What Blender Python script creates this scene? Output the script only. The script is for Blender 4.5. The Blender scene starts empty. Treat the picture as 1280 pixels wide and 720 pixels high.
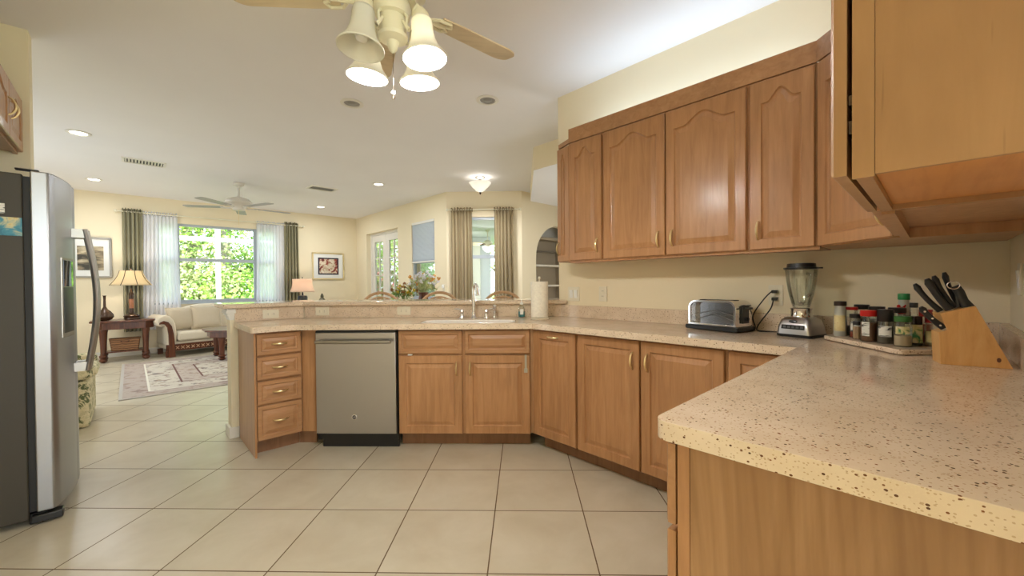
import bpy, bmesh, math, random
from mathutils import Matrix, Vector
random.seed(7)
R2 = math.sqrt(2.0); PI = math.pi
scene = bpy.context.scene
COL = scene.collection

# ------------------------------------------------------------------ camera
F, PIT, YAW, ROLL, H = 502.5, -.0111, .0256, -.0084, 1.2
def cam_axes():
    c, s = math.cos(YAW), math.sin(YAW); A = Matrix(((c, s, 0), (0, 0, -1), (-s, c, 0)))
    c, s = math.cos(PIT), math.sin(PIT); P = Matrix(((1, 0, 0), (0, c, s), (0, -s, c)))
    c, s = math.cos(ROLL), math.sin(ROLL); Q = Matrix(((c, -s, 0), (s, c, 0), (0, 0, 1)))
    return Q @ P @ A
A = cam_axes()
cd = bpy.data.cameras.new('camera'); cam = bpy.data.objects.new('camera', cd); COL.objects.link(cam)
cam.matrix_world = Matrix(((A[0][0], -A[1][0], -A[2][0], 0), (A[0][1], -A[1][1], -A[2][1], 0), (A[0][2], -A[1][2], -A[2][2], H), (0, 0, 0, 1)))
cd.sensor_width = 36; cd.lens = F / 1280 * 36; cd.clip_start = .02; cd.clip_end = 200
scene.camera = cam

# ------------------------------------------------------------------ exposure, world, lights
vs = scene.view_settings
vs.view_transform = 'Standard'; vs.look = 'None'; vs.gamma = 1; vs.use_curve_mapping = False
vs.exposure = 0.33
scene.cycles.max_bounces = 8; scene.cycles.diffuse_bounces = 5; scene.cycles.glossy_bounces = 4
scene.cycles.transmission_bounces = 6; scene.cycles.transparent_max_bounces = 12
scene.cycles.sample_clamp_indirect = 4.0
scene.cycles.caustics_reflective = False; scene.cycles.caustics_refractive = False

w = bpy.data.worlds.new('sky'); scene.world = w; w.use_nodes = True
nt = w.node_tree; bg = nt.nodes['Background']
bg.inputs[0].default_value = (.76, .88, 1.0, 1); bg.inputs[1].default_value = 4.5

def sd(s, d): return ((s - d) / 2, (s + d) / 2)
def light(name, kind, loc, energy, color=(1, 1, 1), size=.1, size_y=None, direction=None, portal=False, spread=None):
    l = bpy.data.lights.new(name, kind); l.energy = energy; l.color = color
    if kind == 'AREA':
        l.size = size
        if size_y: l.shape = 'RECTANGLE'; l.size_y = size_y
        if portal: l.cycles.is_portal = True
        if spread: l.spread = spread
    elif kind == 'SUN': l.angle = size
    else: l.shadow_soft_size = size
    o = bpy.data.objects.new(name, l); COL.objects.link(o); o.location = loc
    if direction is not None: o.rotation_euler = Vector(direction).to_track_quat('-Z', 'Y').to_euler()
    return o
light('sun', 'SUN', (0, 0, 8), 7.0, (1, .95, .86), .03, direction=(-.35, .75, -.62))
WARM = (1, .88, .74); SOFT = (1, .97, .94); COOL = (.90, .95, 1)
# added fill light behind the camera, standing in for unseen windows
x, y = sd(1.1, -3.25)
light('rear_fill_light', 'AREA', (x, y, 1.5), 52, (.86, .93, 1), 3.4, 1.9, direction=(-1, 1, .03))
# portals for the openings in front
px, py = sd(1.85, 13.75); light('living_window_portal', 'AREA', (px, py, 1.63), 1, size=1.95, size_y=1.45, direction=(1, -1, 0), portal=True)
px, py = sd(5.72, 9.4); light('shade_window_portal', 'AREA', (px, py, 1.3), 1, size=.8, size_y=.7, direction=(-1, -1, 0), portal=True)
px, py = sd(5.74, 11.8); light('french_door_portal', 'AREA', (px, py, 1.2), 1, size=1.5, size_y=2.3, direction=(-1, -1, 0), portal=True)
light('dining_window_portal', 'AREA', (-.63, 7.12, 1.5), 1, size=.75, size_y=1.7, direction=(0, -1, 0), portal=True)
# added fill lights against the living room's left wall and the hall's right wall
x, y = sd(-2.9, 9.6); light('living_fill_light', 'AREA', (x, y, 1.25), 34, (.76, .88, 1), 2.6, 2.1, direction=(1, 1, .02))
light('hall_fill_light', 'AREA', (2.55, 5.2, 1.5), 40, (.86, .93, 1), 1.6, 1.3, direction=(-1, .2, .02))
# rope light lying on top of the main wall cabinets, strengthened to imitate bounced flash
x, y = sd(3.62, 1.6); light('cabinet_top_light', 'AREA', (x, y, 2.27), 4.0, (.62, .80, 1), 1.4, .12, direction=(0.12, .12, 1)).rotation_euler = (0, 0, -PI / 4)
bpy.data.objects['cabinet_top_light'].rotation_euler = (PI, 0, -PI / 4)
x, y = sd(2.2, -.08); light('side_bounce_fill', 'AREA', (x, y, 2.36), 5.0, (.86, .93, 1), 1.0, .12).rotation_euler = (PI, 0, PI / 4)  # added uplight over the right-hand cabinets, imitating flash bounced off the ceiling

# ------------------------------------------------------------------ materials
def L(r, g, b):
    f = lambda v: ((v / 255 + .055) / 1.055) ** 2.4 if v > 10 else v / 255 / 12.92
    return (f(r), f(g), f(b), 1)
def newmat(name):
    m = bpy.data.materials.new(name); m.use_nodes = True
    return m, m.node_tree, m.node_tree.nodes['Principled BSDF']
def plain(name, col, rough=.5, metal=0, spec=.5, **k):
    m, nt, b = newmat(name)
    b.inputs['Base Color'].default_value = col; b.inputs['Roughness'].default_value = rough
    b.inputs['Metallic'].default_value = metal; b.inputs['Specular IOR Level'].default_value = spec
    for kk, v in k.items(): b.inputs[kk.replace('_', ' ')].default_value = v
    return m
def N(nt, t, **k):
    n = nt.nodes.new(t)
    for a, v in k.items(): setattr(n, a, v)
    return n
def mapping(nt, scale=(1, 1, 1), coord='Object', rot=(0, 0, 0)):
    tc = N(nt, 'ShaderNodeTexCoord'); mp = N(nt, 'ShaderNodeMapping'); nt.links.new(tc.outputs[coord], mp.inputs[0])
    mp.inputs['Scale'].default_value = scale; mp.inputs['Rotation'].default_value = rot
    return mp.outputs[0]
def noise(nt, vec, scale, detail=4, rough=.5, dist=0):
    n = N(nt, 'ShaderNodeTexNoise'); nt.links.new(vec, n.inputs['Vector'])
    n.inputs['Scale'].default_value = scale; n.inputs['Detail'].default_value = detail
    n.inputs['Roughness'].default_value = rough; n.inputs['Distortion'].default_value = dist
    return n.outputs['Fac']
def ramp(nt, fac, stops, interp='LINEAR'):
    r = N(nt, 'ShaderNodeValToRGB'); nt.links.new(fac, r.inputs[0]); r.color_ramp.interpolation = interp
    e = r.color_ramp.elements
    while len(e) < len(stops): e.new(.5)
    for i, (p, c) in enumerate(stops): e[i].position = p; e[i].color = c
    return r.outputs[0]
def mixc(nt, fac, a, b, mode='MIX'):
    m = N(nt, 'ShaderNodeMix', data_type='RGBA', blend_type=mode)
    for sock, v in ((m.inputs[0], fac), (m.inputs[6], a), (m.inputs[7], b)):
        if hasattr(v, 'is_output'): nt.links.new(v, sock)
        else: sock.default_value = v
    return m.outputs[2]
def math_(nt, op, a, b=None):
    m = N(nt, 'ShaderNodeMath', operation=op)
    for sock, v in ((m.inputs[0], a), (m.inputs[1], b)):
        if v is None: continue
        if hasattr(v, 'is_output'): nt.links.new(v, sock)
        else: sock.default_value = v
    return m.outputs[0]
def bump(nt, b, h, strength=.2, dist=.01):
    n = N(nt, 'ShaderNodeBump'); n.inputs['Strength'].default_value = strength; n.inputs['Distance'].default_value = dist
    nt.links.new(h, n.inputs['Height']); nt.links.new(n.outputs[0], b.inputs['Normal'])

def paint(name, col, rough=.85):
    m, nt, b = newmat(name); v = mapping(nt)
    n = noise(nt, v, 1.3, 3)
    c = ramp(nt, n, [(.3, tuple(x * .97 for x in col[:3]) + (1,)), (.7, col)])
    nt.links.new(c, b.inputs['Base Color']); b.inputs['Roughness'].default_value = rough; b.inputs['Specular IOR Level'].default_value = .25
    bump(nt, b, noise(nt, v, 90, 3), .12, .003)
    return m
def wood(name, c1, c2, c3=None, rough=.38, scale=(14, 14, 1.3), blotch=3.0, coat=.3, axis='Z'):
    m, nt, b = newmat(name)
    sc = {'Z': scale, 'X': (scale[2], scale[1], scale[0]), 'Y': (scale[0], scale[2], scale[1])}[axis]
    v = mapping(nt, sc)
    g = noise(nt, v, 2.2, 6, .62, .6)
    col = ramp(nt, g, [(.30, c1), (.52, c2), (.72, c3 or c2)])
    v2 = mapping(nt, (1, 1, .6)); bl = noise(nt, v2, blotch, 3, .5)
    dark = ramp(nt, bl, [(.35, (.86, .84, .82, 1)), (.62, (1, 1, 1, 1))])
    nt.links.new(mixc(nt, 1.0, col, dark, 'MULTIPLY'), b.inputs['Base Color'])
    b.inputs['Roughness'].default_value = rough; b.inputs['Coat Weight'].default_value = coat; b.inputs['Coat Roughness'].default_value = .2
    b.inputs['Specular IOR Level'].default_value = .4
    bump(nt, b, g, .04, .002)
    return m
M = {}
M['wall'] = paint('cream_wall_paint', L(239, 226, 196))
M['ceiling'] = paint('white_ceiling_paint', L(240, 238, 238), .9)
M['white'] = plain('white_trim_paint', L(232, 228, 218), .45)
M['maple'] = wood('stained_maple', L(168, 121, 80), L(182, 134, 91), L(192, 145, 102))
M['maple_x'] = wood('stained_maple_rail', L(168, 122, 82), L(180, 134, 93), L(190, 145, 104), axis='X')
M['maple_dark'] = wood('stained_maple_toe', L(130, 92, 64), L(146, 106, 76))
def scratched():
    m = wood('golden_maple_panel', L(166, 124, 82), L(171, 129, 87), L(176, 134, 92), rough=.42, scale=(12, 12, 1.2), blotch=5)
    nt = m.node_tree; b = nt.nodes['Principled BSDF']; old = b.inputs['Base Color'].links[0].from_socket
    f = ramp(nt, noise(nt, mapping(nt, (2, 60, 4.5)), 1.0, 2, .5), [(.66, (0, 0, 0, 1)), (.74, (1, 1, 1, 1))])
    nt.links.new(mixc(nt, math_(nt, 'MULTIPLY', f, .6), old, L(96, 62, 36)), b.inputs['Base Color']); return m
M['maple_end'] = scratched()
def board_grain():
    m = wood('pale_maple_panel', L(144, 105, 66), L(160, 120, 80), L(178, 138, 98), rough=.45, scale=(7, 7, .6), blotch=2.5)
    nt = m.node_tree; b = nt.nodes['Principled BSDF']; old = b.inputs['Base Color'].links[0].from_socket
    wv = N(nt, 'ShaderNodeTexWave', wave_type='RINGS', rings_direction='X'); nt.links.new(mapping(nt, (1, 9, 1.1)), wv.inputs['Vector']); wv.inputs['Scale'].default_value = 1.6; wv.inputs['Distortion'].default_value = 5; wv.inputs['Detail'].default_value = 2; wv.inputs['Detail Scale'].default_value = .8
    c = ramp(nt, wv.outputs['Fac'], [(.0, (.82, .80, .77, 1)), (.45, (1, 1, 1, 1))])
    nt.links.new(mixc(nt, .55, old, mixc(nt, 1.0, old, c, 'MULTIPLY')), b.inputs['Base Color']); return m
M['maple_base_end'] = board_grain()
M['maple_raw'] = wood('raw_maple_underside', L(196, 132, 70), L(210, 146, 82), rough=.5, scale=(1.5, 20, 20))
M['block'] = wood('knife_block_beech', L(206, 156, 92), L(222, 172, 106), L(228, 182, 118), rough=.45, scale=(16, 16, 3))
M['mahogany'] = wood('carved_mahogany', L(70, 34, 20), L(98, 52, 30), L(120, 66, 38), rough=.3, coat=.4)
M['rattan'] = wood('tan_rattan', L(190, 150, 112), L(212, 174, 136), rough=.5)
M['brass'] = plain('satin_brass', L(238, 218, 168), .36, 1)
M['chrome'] = plain('chrome', (.82, .82, .83, 1), .08, 1)
M['nickel'] = plain('brushed_nickel', L(170, 166, 158), .38, 1)
M['black'] = plain('black_plastic', (.012, .012, .012, 1), .35)
M['rubber'] = plain('black_rubber', (.01, .01, .01, 1), .6)
M['darkgap'] = plain('dark_gap', (.01, .008, .006, 1), .8)
M['plate'] = plain('ivory_plastic', L(232, 224, 202), .4)
M['white_plastic'] = plain('white_plastic', L(238, 238, 234), .4)
M['porcelain'] = plain('white_porcelain', L(245, 243, 236), .15)
M['rivet'] = plain('steel_rivet', (.8, .8, .8, 1), .25, 1)

def stainless(name, col, rough=.3, axis='X'):
    m, nt, b = newmat(name)
    sc = {'X': (4, 4, 500), 'Z': (500, 500, 2)}[axis]
    v = mapping(nt, sc); n = noise(nt, v, 3, 3)
    nt.links.new(ramp(nt, n, [(.3, tuple(c * .96 for c in col[:3]) + (1,)), (.7, col)]), b.inputs['Base Color'])
    b.inputs['Metallic'].default_value = 1; b.inputs['Anisotropic'].default_value = .5
    r = ramp(nt, n, [(.2, (rough * .85,) * 3 + (1,)), (.8, (rough * 1.15,) * 3 + (1,))]); nt.links.new(r, b.inputs['Roughness'])
    return m
M['steel'] = stainless('brushed_stainless', L(186, 184, 184), .32, 'Z')
M['steel_door'] = stainless('fridge_stainless', L(176, 178, 182), .36, 'Z')
M['fridge_side'] = plain('fridge_side_textured', L(58, 53, 43), .55)

def quartz():
    m, nt, b = newmat('speckled_quartz'); v = mapping(nt, (1, 1, 1.3))
    base = ramp(nt, noise(nt, v, 9, 5), [(.35, L(216, 195, 170)), (.65, L(228, 209, 186))])
    def flecks(scale, thr, size):
        vo = N(nt, 'ShaderNodeTexVoronoi'); nt.links.new(v, vo.inputs['Vector']); vo.inputs['Scale'].default_value = scale
        sx = N(nt, 'ShaderNodeSeparateColor'); nt.links.new(vo.outputs['Color'], sx.inputs[0])
        a = math_(nt, 'GREATER_THAN', sx.outputs[0], thr); d = math_(nt, 'LESS_THAN', vo.outputs['Distance'], size)
        return math_(nt, 'MULTIPLY', a, d), sx.outputs[1]
    f1, r1 = flecks(230, .80, .42); f2, r2 = flecks(135, .84, .34); f3, r3 = flecks(420, .6, .5)
    c = mixc(nt, math_(nt, 'MULTIPLY', f3, .5), base, L(222, 204, 176))
    c = mixc(nt, math_(nt, 'MULTIPLY', f1, .55), c, ramp(nt, r1, [(0, L(150, 104, 66)), (1, L(176, 140, 100))]))
    c = mixc(nt, f2, c, ramp(nt, r2, [(0, L(84, 50, 28)), (1, L(140, 88, 50))]))
    nt.links.new(c, b.inputs['Base Color']); b.inputs['Roughness'].default_value = .11; b.inputs['Specular IOR Level'].default_value = .5
    return m
M['quartz'] = quartz()

def tiles():
    m, nt, b = newmat('porcelain_floor_tiles'); tc = N(nt, 'ShaderNodeTexCoord')
    sx = N(nt, 'ShaderNodeSeparateXYZ'); nt.links.new(tc.outputs['Object'], sx.inputs[0])
    P_ = .4625
    u = math_(nt, 'DIVIDE', math_(nt, 'SUBTRACT', sx.outputs[0], .309 - 40 * P_), P_)
    v = math_(nt, 'DIVIDE', math_(nt, 'SUBTRACT', sx.outputs[1], 1.647 - 40 * P_), P_)
    fu, fv = math_(nt, 'FRACT', u), math_(nt, 'FRACT', v)
    def edge(f): return math_(nt, 'MINIMUM', f, math_(nt, 'SUBTRACT', 1.0, f))
    e = math_(nt, 'MINIMUM', edge(fu), edge(fv))
    grout = math_(nt, 'LESS_THAN', e, .0062)
    cx = N(nt, 'ShaderNodeCombineXYZ'); nt.links.new(math_(nt, 'FLOOR', u), cx.inputs[0]); nt.links.new(math_(nt, 'FLOOR', v), cx.inputs[1])
    wn = N(nt, 'ShaderNodeTexWhiteNoise', noise_dimensions='2D'); nt.links.new(cx.outputs[0], wn.inputs['Vector'])
    va = N(nt, 'ShaderNodeVectorMath', operation='ADD'); nt.links.new(tc.outputs['Object'], va.inputs[0])
    sc = N(nt, 'ShaderNodeVectorMath', operation='SCALE'); nt.links.new(wn.outputs['Color'], sc.inputs[0]); sc.inputs['Scale'].default_value = 9
    nt.links.new(sc.outputs[0], va.inputs[1])
    n = noise(nt, va.outputs[0], 3.2, 6, .6, .4)
    c = ramp(nt, n, [(.3, L(196, 184, 160)), (.55, L(206, 196, 174)), (.75, L(213, 204, 184))])
    c = mixc(nt, 1.0, c, ramp(nt, wn.outputs['Value'], [(0, (.955, .95, .94, 1)), (1, (1, 1, 1, 1))]), 'MULTIPLY')
    nt.links.new(mixc(nt, grout, c, L(104, 82, 56)), b.inputs['Base Color'])
    nt.links.new(ramp(nt, grout, [(0, (.30,) * 3 + (1,)), (1, (.8,) * 3 + (1,))]), b.inputs['Roughness'])
    b.inputs['Specular IOR Level'].default_value = .45
    bump(nt, b, math_(nt, 'SUBTRACT', 1.0, grout), .5, .003)
    return m
M['tiles'] = tiles()

def cloth(name, col, rough=.9, scale=160, trans=0, col2=None, stripes=None):
    m, nt, b = newmat(name); v = mapping(nt)
    n = noise(nt, v, scale, 2)
    c = ramp(nt, n, [(.3, tuple(x * .88 for x in col[:3]) + (1,)), (.7, col)])
    if stripes:
        wv = N(nt, 'ShaderNodeTexWave'); wv.inputs['Scale'].default_value = stripes; nt.links.new(v, wv.inputs['Vector'])
        c = mixc(nt, ramp(nt, wv.outputs['Fac'], [(.35, (0, 0, 0, 1)), (.65, (1, 1, 1, 1))]), c, col2)
    nt.links.new(c, b.inputs['Base Color']); b.inputs['Roughness'].default_value = rough
    b.inputs['Sheen Weight'].default_value = .2; b.inputs['Specular IOR Level'].default_value = .2
    if trans:
        tr = N(nt, 'ShaderNodeBsdfTranslucent'); nt.links.new(c, tr.inputs[0]); mx = N(nt, 'ShaderNodeMixShader')
        mx.inputs[0].default_value = trans; nt.links.new(b.outputs[0], mx.inputs[1]); nt.links.new(tr.outputs[0], mx.inputs[2])
        nt.links.new(mx.outputs[0], nt.nodes['Material Output'].inputs[0])
    bump(nt, b, n, .1, .002)
    return m
M['green_curtain'] = cloth('sage_curtain', L(134, 130, 104), .55, 120, .15, L(166, 160, 128), 5)
M['taupe_curtain'] = cloth('taupe_curtain', L(150, 132, 98), .6, 120, .2, L(176, 160, 128), 6)
M['linen'] = cloth('cream_upholstery', L(226, 214, 190))
M['pillow'] = cloth('sand_pillow', L(198, 184, 160))
M['paper'] = cloth('paper_towel', L(246, 240, 224), .95, 60)
M['shade_cell'] = cloth('white_cellular_shade', L(222, 226, 236), .9, 60, .35)
def sheer():
    m, nt, b = newmat('sheer_voile'); tr = N(nt, 'ShaderNodeBsdfTransparent'); tl = N(nt, 'ShaderNodeBsdfTranslucent'); tl.inputs[0].default_value = (.95, .96, 1, 1)
    b.inputs['Base Color'].default_value = (.9, .92, .98, 1); b.inputs['Roughness'].default_value = .9
    m1 = N(nt, 'ShaderNodeMixShader'); m1.inputs[0].default_value = .45; nt.links.new(b.outputs[0], m1.inputs[1]); nt.links.new(tl.outputs[0], m1.inputs[2])
    m2 = N(nt, 'ShaderNodeMixShader'); m2.inputs[0].default_value = .94; nt.links.new(tr.outputs[0], m2.inputs[1]); nt.links.new(m1.outputs[0], m2.inputs[2])
    nt.links.new(m2.outputs[0], nt.nodes['Material Output'].inputs[0]); return m
M['sheer'] = sheer()
def emis(name, col, s):
    m, nt, b = newmat(name); b.inputs['Base Color'].default_value = col; b.inputs['Emission Color'].default_value = col; b.inputs['Emission Strength'].default_value = s; return m
M['bulb'] = emis('lit_bulb', (1, .95, .86, 1), 5)
M['downlight_lens'] = emis('lit_downlight', (1, .95, .86, 1), 9)
M['lens_off'] = plain('unlit_downlight', L(150, 146, 140), .3)
def shade(name, col, trans=.6, rough=.5):
    m, nt, b = newmat(name); b.inputs['Base Color'].default_value = col; b.inputs['Roughness'].default_value = rough
    tl = N(nt, 'ShaderNodeBsdfTranslucent'); tl.inputs[0].default_value = col; mx = N(nt, 'ShaderNodeMixShader'); mx.inputs[0].default_value = trans
    nt.links.new(b.outputs[0], mx.inputs[1]); nt.links.new(tl.outputs[0], mx.inputs[2]); nt.links.new(mx.outputs[0], nt.nodes['Material Output'].inputs[0]); return m
M['frosted'] = shade('frosted_glass_shade', (.88, .86, .78, 1), .30, .25)
M['lampshade'] = shade('fabric_lampshade', L(244, 230, 198), .6, .8)
M['lampshade_peach'] = shade('peach_lampshade', L(246, 226, 208), .6, .8)
def glass(name='clear_glass', col=(1, 1, 1, 1), mix=.12):
    m, nt, b = newmat(name); tr = N(nt, 'ShaderNodeBsdfTransparent'); tr.inputs[0].default_value = col
    gl = N(nt, 'ShaderNodeBsdfGlossy'); gl.inputs['Roughness'].default_value = .02
    lw = N(nt, 'ShaderNodeLayerWeight'); lw.inputs[0].default_value = .25
    mx = N(nt, 'ShaderNodeMixShader'); f = math_(nt, 'ADD', math_(nt, 'MULTIPLY', lw.outputs['Fresnel'], .6), mix * .3)
    nt.links.new(f, mx.inputs[0]); nt.links.new(tr.outputs[0], mx.inputs[1]); nt.links.new(gl.outputs[0], mx.inputs[2])
    nt.links.new(mx.outputs[0], nt.nodes['Material Output'].inputs[0]); return m
M['glass'] = glass(); M['jar_glass'] = glass('jar_glass', (.93, .95, .93, 1), .25)
M['window_glass'] = glass('window_glass', (.97, .98, .98, 1), .04)
M['cream_metal'] = plain('antique_cream_enamel', L(232, 226, 202), .4)
M['fan_blade'] = wood('whitewashed_blade', L(206, 190, 160), L(222, 206, 176), rough=.5, scale=(1.2, 16, 16), coat=0)
M['fan_white'] = plain('white_fan_enamel', L(222, 216, 204), .5)
M['bronze'] = plain('dark_bronze_ceramic', L(72, 50, 34), .25, .3)
M['plum_glass'] = plain('plum_glass', L(70, 42, 48), .12)
def rugmat():
    m, nt, b = newmat('oriental_rug'); tc = N(nt, 'ShaderNodeTexCoord'); sx = N(nt, 'ShaderNodeSeparateXYZ'); nt.links.new(tc.outputs['Object'], sx.inputs[0])
    W_, D_ = 2.1, 2.69
    ax = math_(nt, 'SUBTRACT', W_ / 2, math_(nt, 'ABSOLUTE', math_(nt, 'SUBTRACT', sx.outputs[0], W_ / 2)))
    ay = math_(nt, 'SUBTRACT', D_ / 2, math_(nt, 'ABSOLUTE', math_(nt, 'SUBTRACT', sx.outputs[1], D_ / 2)))
    e = math_(nt, 'MINIMUM', ax, ay)
    field = L(206, 198, 184)
    vo = N(nt, 'ShaderNodeTexVoronoi'); nt.links.new(tc.outputs['Object'], vo.inputs['Vector']); vo.inputs['Scale'].default_value = 9
    n = noise(nt, mapping(nt), 9, 4, .65, .6)
    n2 = noise(nt, mapping(nt), 5, 4, .6, 1)
    motif = ramp(nt, n, [(.52, (0, 0, 0, 1)), (.60, (.8, .8, .8, 1))])
    mcol = ramp(nt, n2, [(.38, L(96, 92, 92)), (.5, L(140, 110, 102)), (.6, L(156, 142, 118))])
    c = mixc(nt, motif, field, mcol)
    def band(lo, hi, colr, c, amt=.8):
        f = math_(nt, 'MULTIPLY', math_(nt, 'GREATER_THAN', e, lo), math_(nt, 'LESS_THAN', e, hi))
        return mixc(nt, math_(nt, 'MULTIPLY', f, amt), c, colr)
    c = band(0, .03, L(186, 180, 172), c, 1)
    c = band(.03, .24, L(158, 136, 130), c, .55)
    c = band(.24, .26, L(226, 220, 206), c, 1)
    c = band(.55, .57, L(120, 90, 84), c, 1)
    c = band(.57, .78, L(176, 156, 148), c, .5)
    c = band(.78, .80, L(120, 90, 84), c, 1)
    nt.links.new(c, b.inputs['Base Color']); b.inputs['Roughness'].default_value = .95; b.inputs['Specular IOR Level'].default_value = .1
    bump(nt, b, noise(nt, mapping(nt), 300, 2), .3, .003); return m
M['rug'] = rugmat()
def palmprint():
    m, nt, b = newmat('palm_print_fabric'); v = mapping(nt)
    n = noise(nt, v, 7, 6, .75, 3.5); wv = N(nt, 'ShaderNodeTexWave'); nt.links.new(v, wv.inputs['Vector']); wv.inputs['Scale'].default_value = 6; wv.inputs['Distortion'].default_value = 14; wv.inputs['Detail'].default_value = 3
    f = math_(nt, 'MULTIPLY', ramp(nt, n, [(.48, (0, 0, 0, 1)), (.54, (1, 1, 1, 1))]), ramp(nt, wv.outputs['Fac'], [(.25, (.2, .2, .2, 1)), (.5, (1, 1, 1, 1))]))
    nt.links.new(mixc(nt, f, L(214, 202, 164), L(92, 100, 66)), b.inputs['Base Color']); b.inputs['Roughness'].default_value = .9; return m
M['palm'] = palmprint()
def wicker():
    m, nt, b = newmat('woven_wicker'); v = mapping(nt); wv = N(nt, 'ShaderNodeTexWave', bands_direction='Z'); nt.links.new(v, wv.inputs['Vector']); wv.inputs['Scale'].default_value = 9; wv.inputs['Distortion'].default_value = 4
    nt.links.new(ramp(nt, wv.outputs['Fac'], [(.1, L(100, 66, 40)), (.7, L(156, 112, 74))]), b.inputs['Base Color']); b.inputs['Roughness'].default_value = .7; bump(nt, b, wv.outputs['Fac'], .5, .01); return m
M['wicker'] = wicker()
def pattern(name, stops, scale=4, detail=5, stretch=(1, 1, 1), rough=.6, dist=1.0):
    m, nt, b = newmat(name); n = noise(nt, mapping(nt, stretch), scale, detail, .6, dist)
    nt.links.new(ramp(nt, n, stops, 'LINEAR'), b.inputs['Base Color']); b.inputs['Roughness'].default_value = rough; return m
M['grass'] = pattern('lawn', [(.3, L(96, 120, 50)), (.7, L(150, 170, 84))], 6, rough=.9)
LEAF = [pattern('leaves_' + n, [(.3, L(*a)), (.7, L(*b_))], 3, rough=.6) for n, a, b_ in
        (('bright', (120, 176, 60), (186, 222, 110)), ('olive', (150, 164, 100), (206, 210, 160)), ('deep', (96, 136, 64), (150, 182, 100)))]
M['bark'] = pattern('bark', [(.3, L(120, 112, 100)), (.7, L(170, 162, 150))], 8, rough=.9)
M['screen_frame'] = plain('white_aluminium', L(240, 242, 244), .4)
M['sash'] = plain('grey_aluminium_sash', L(176, 184, 192), .4)
M['lanai'] = paint('blue_grey_stucco', L(204, 208, 214))

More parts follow.
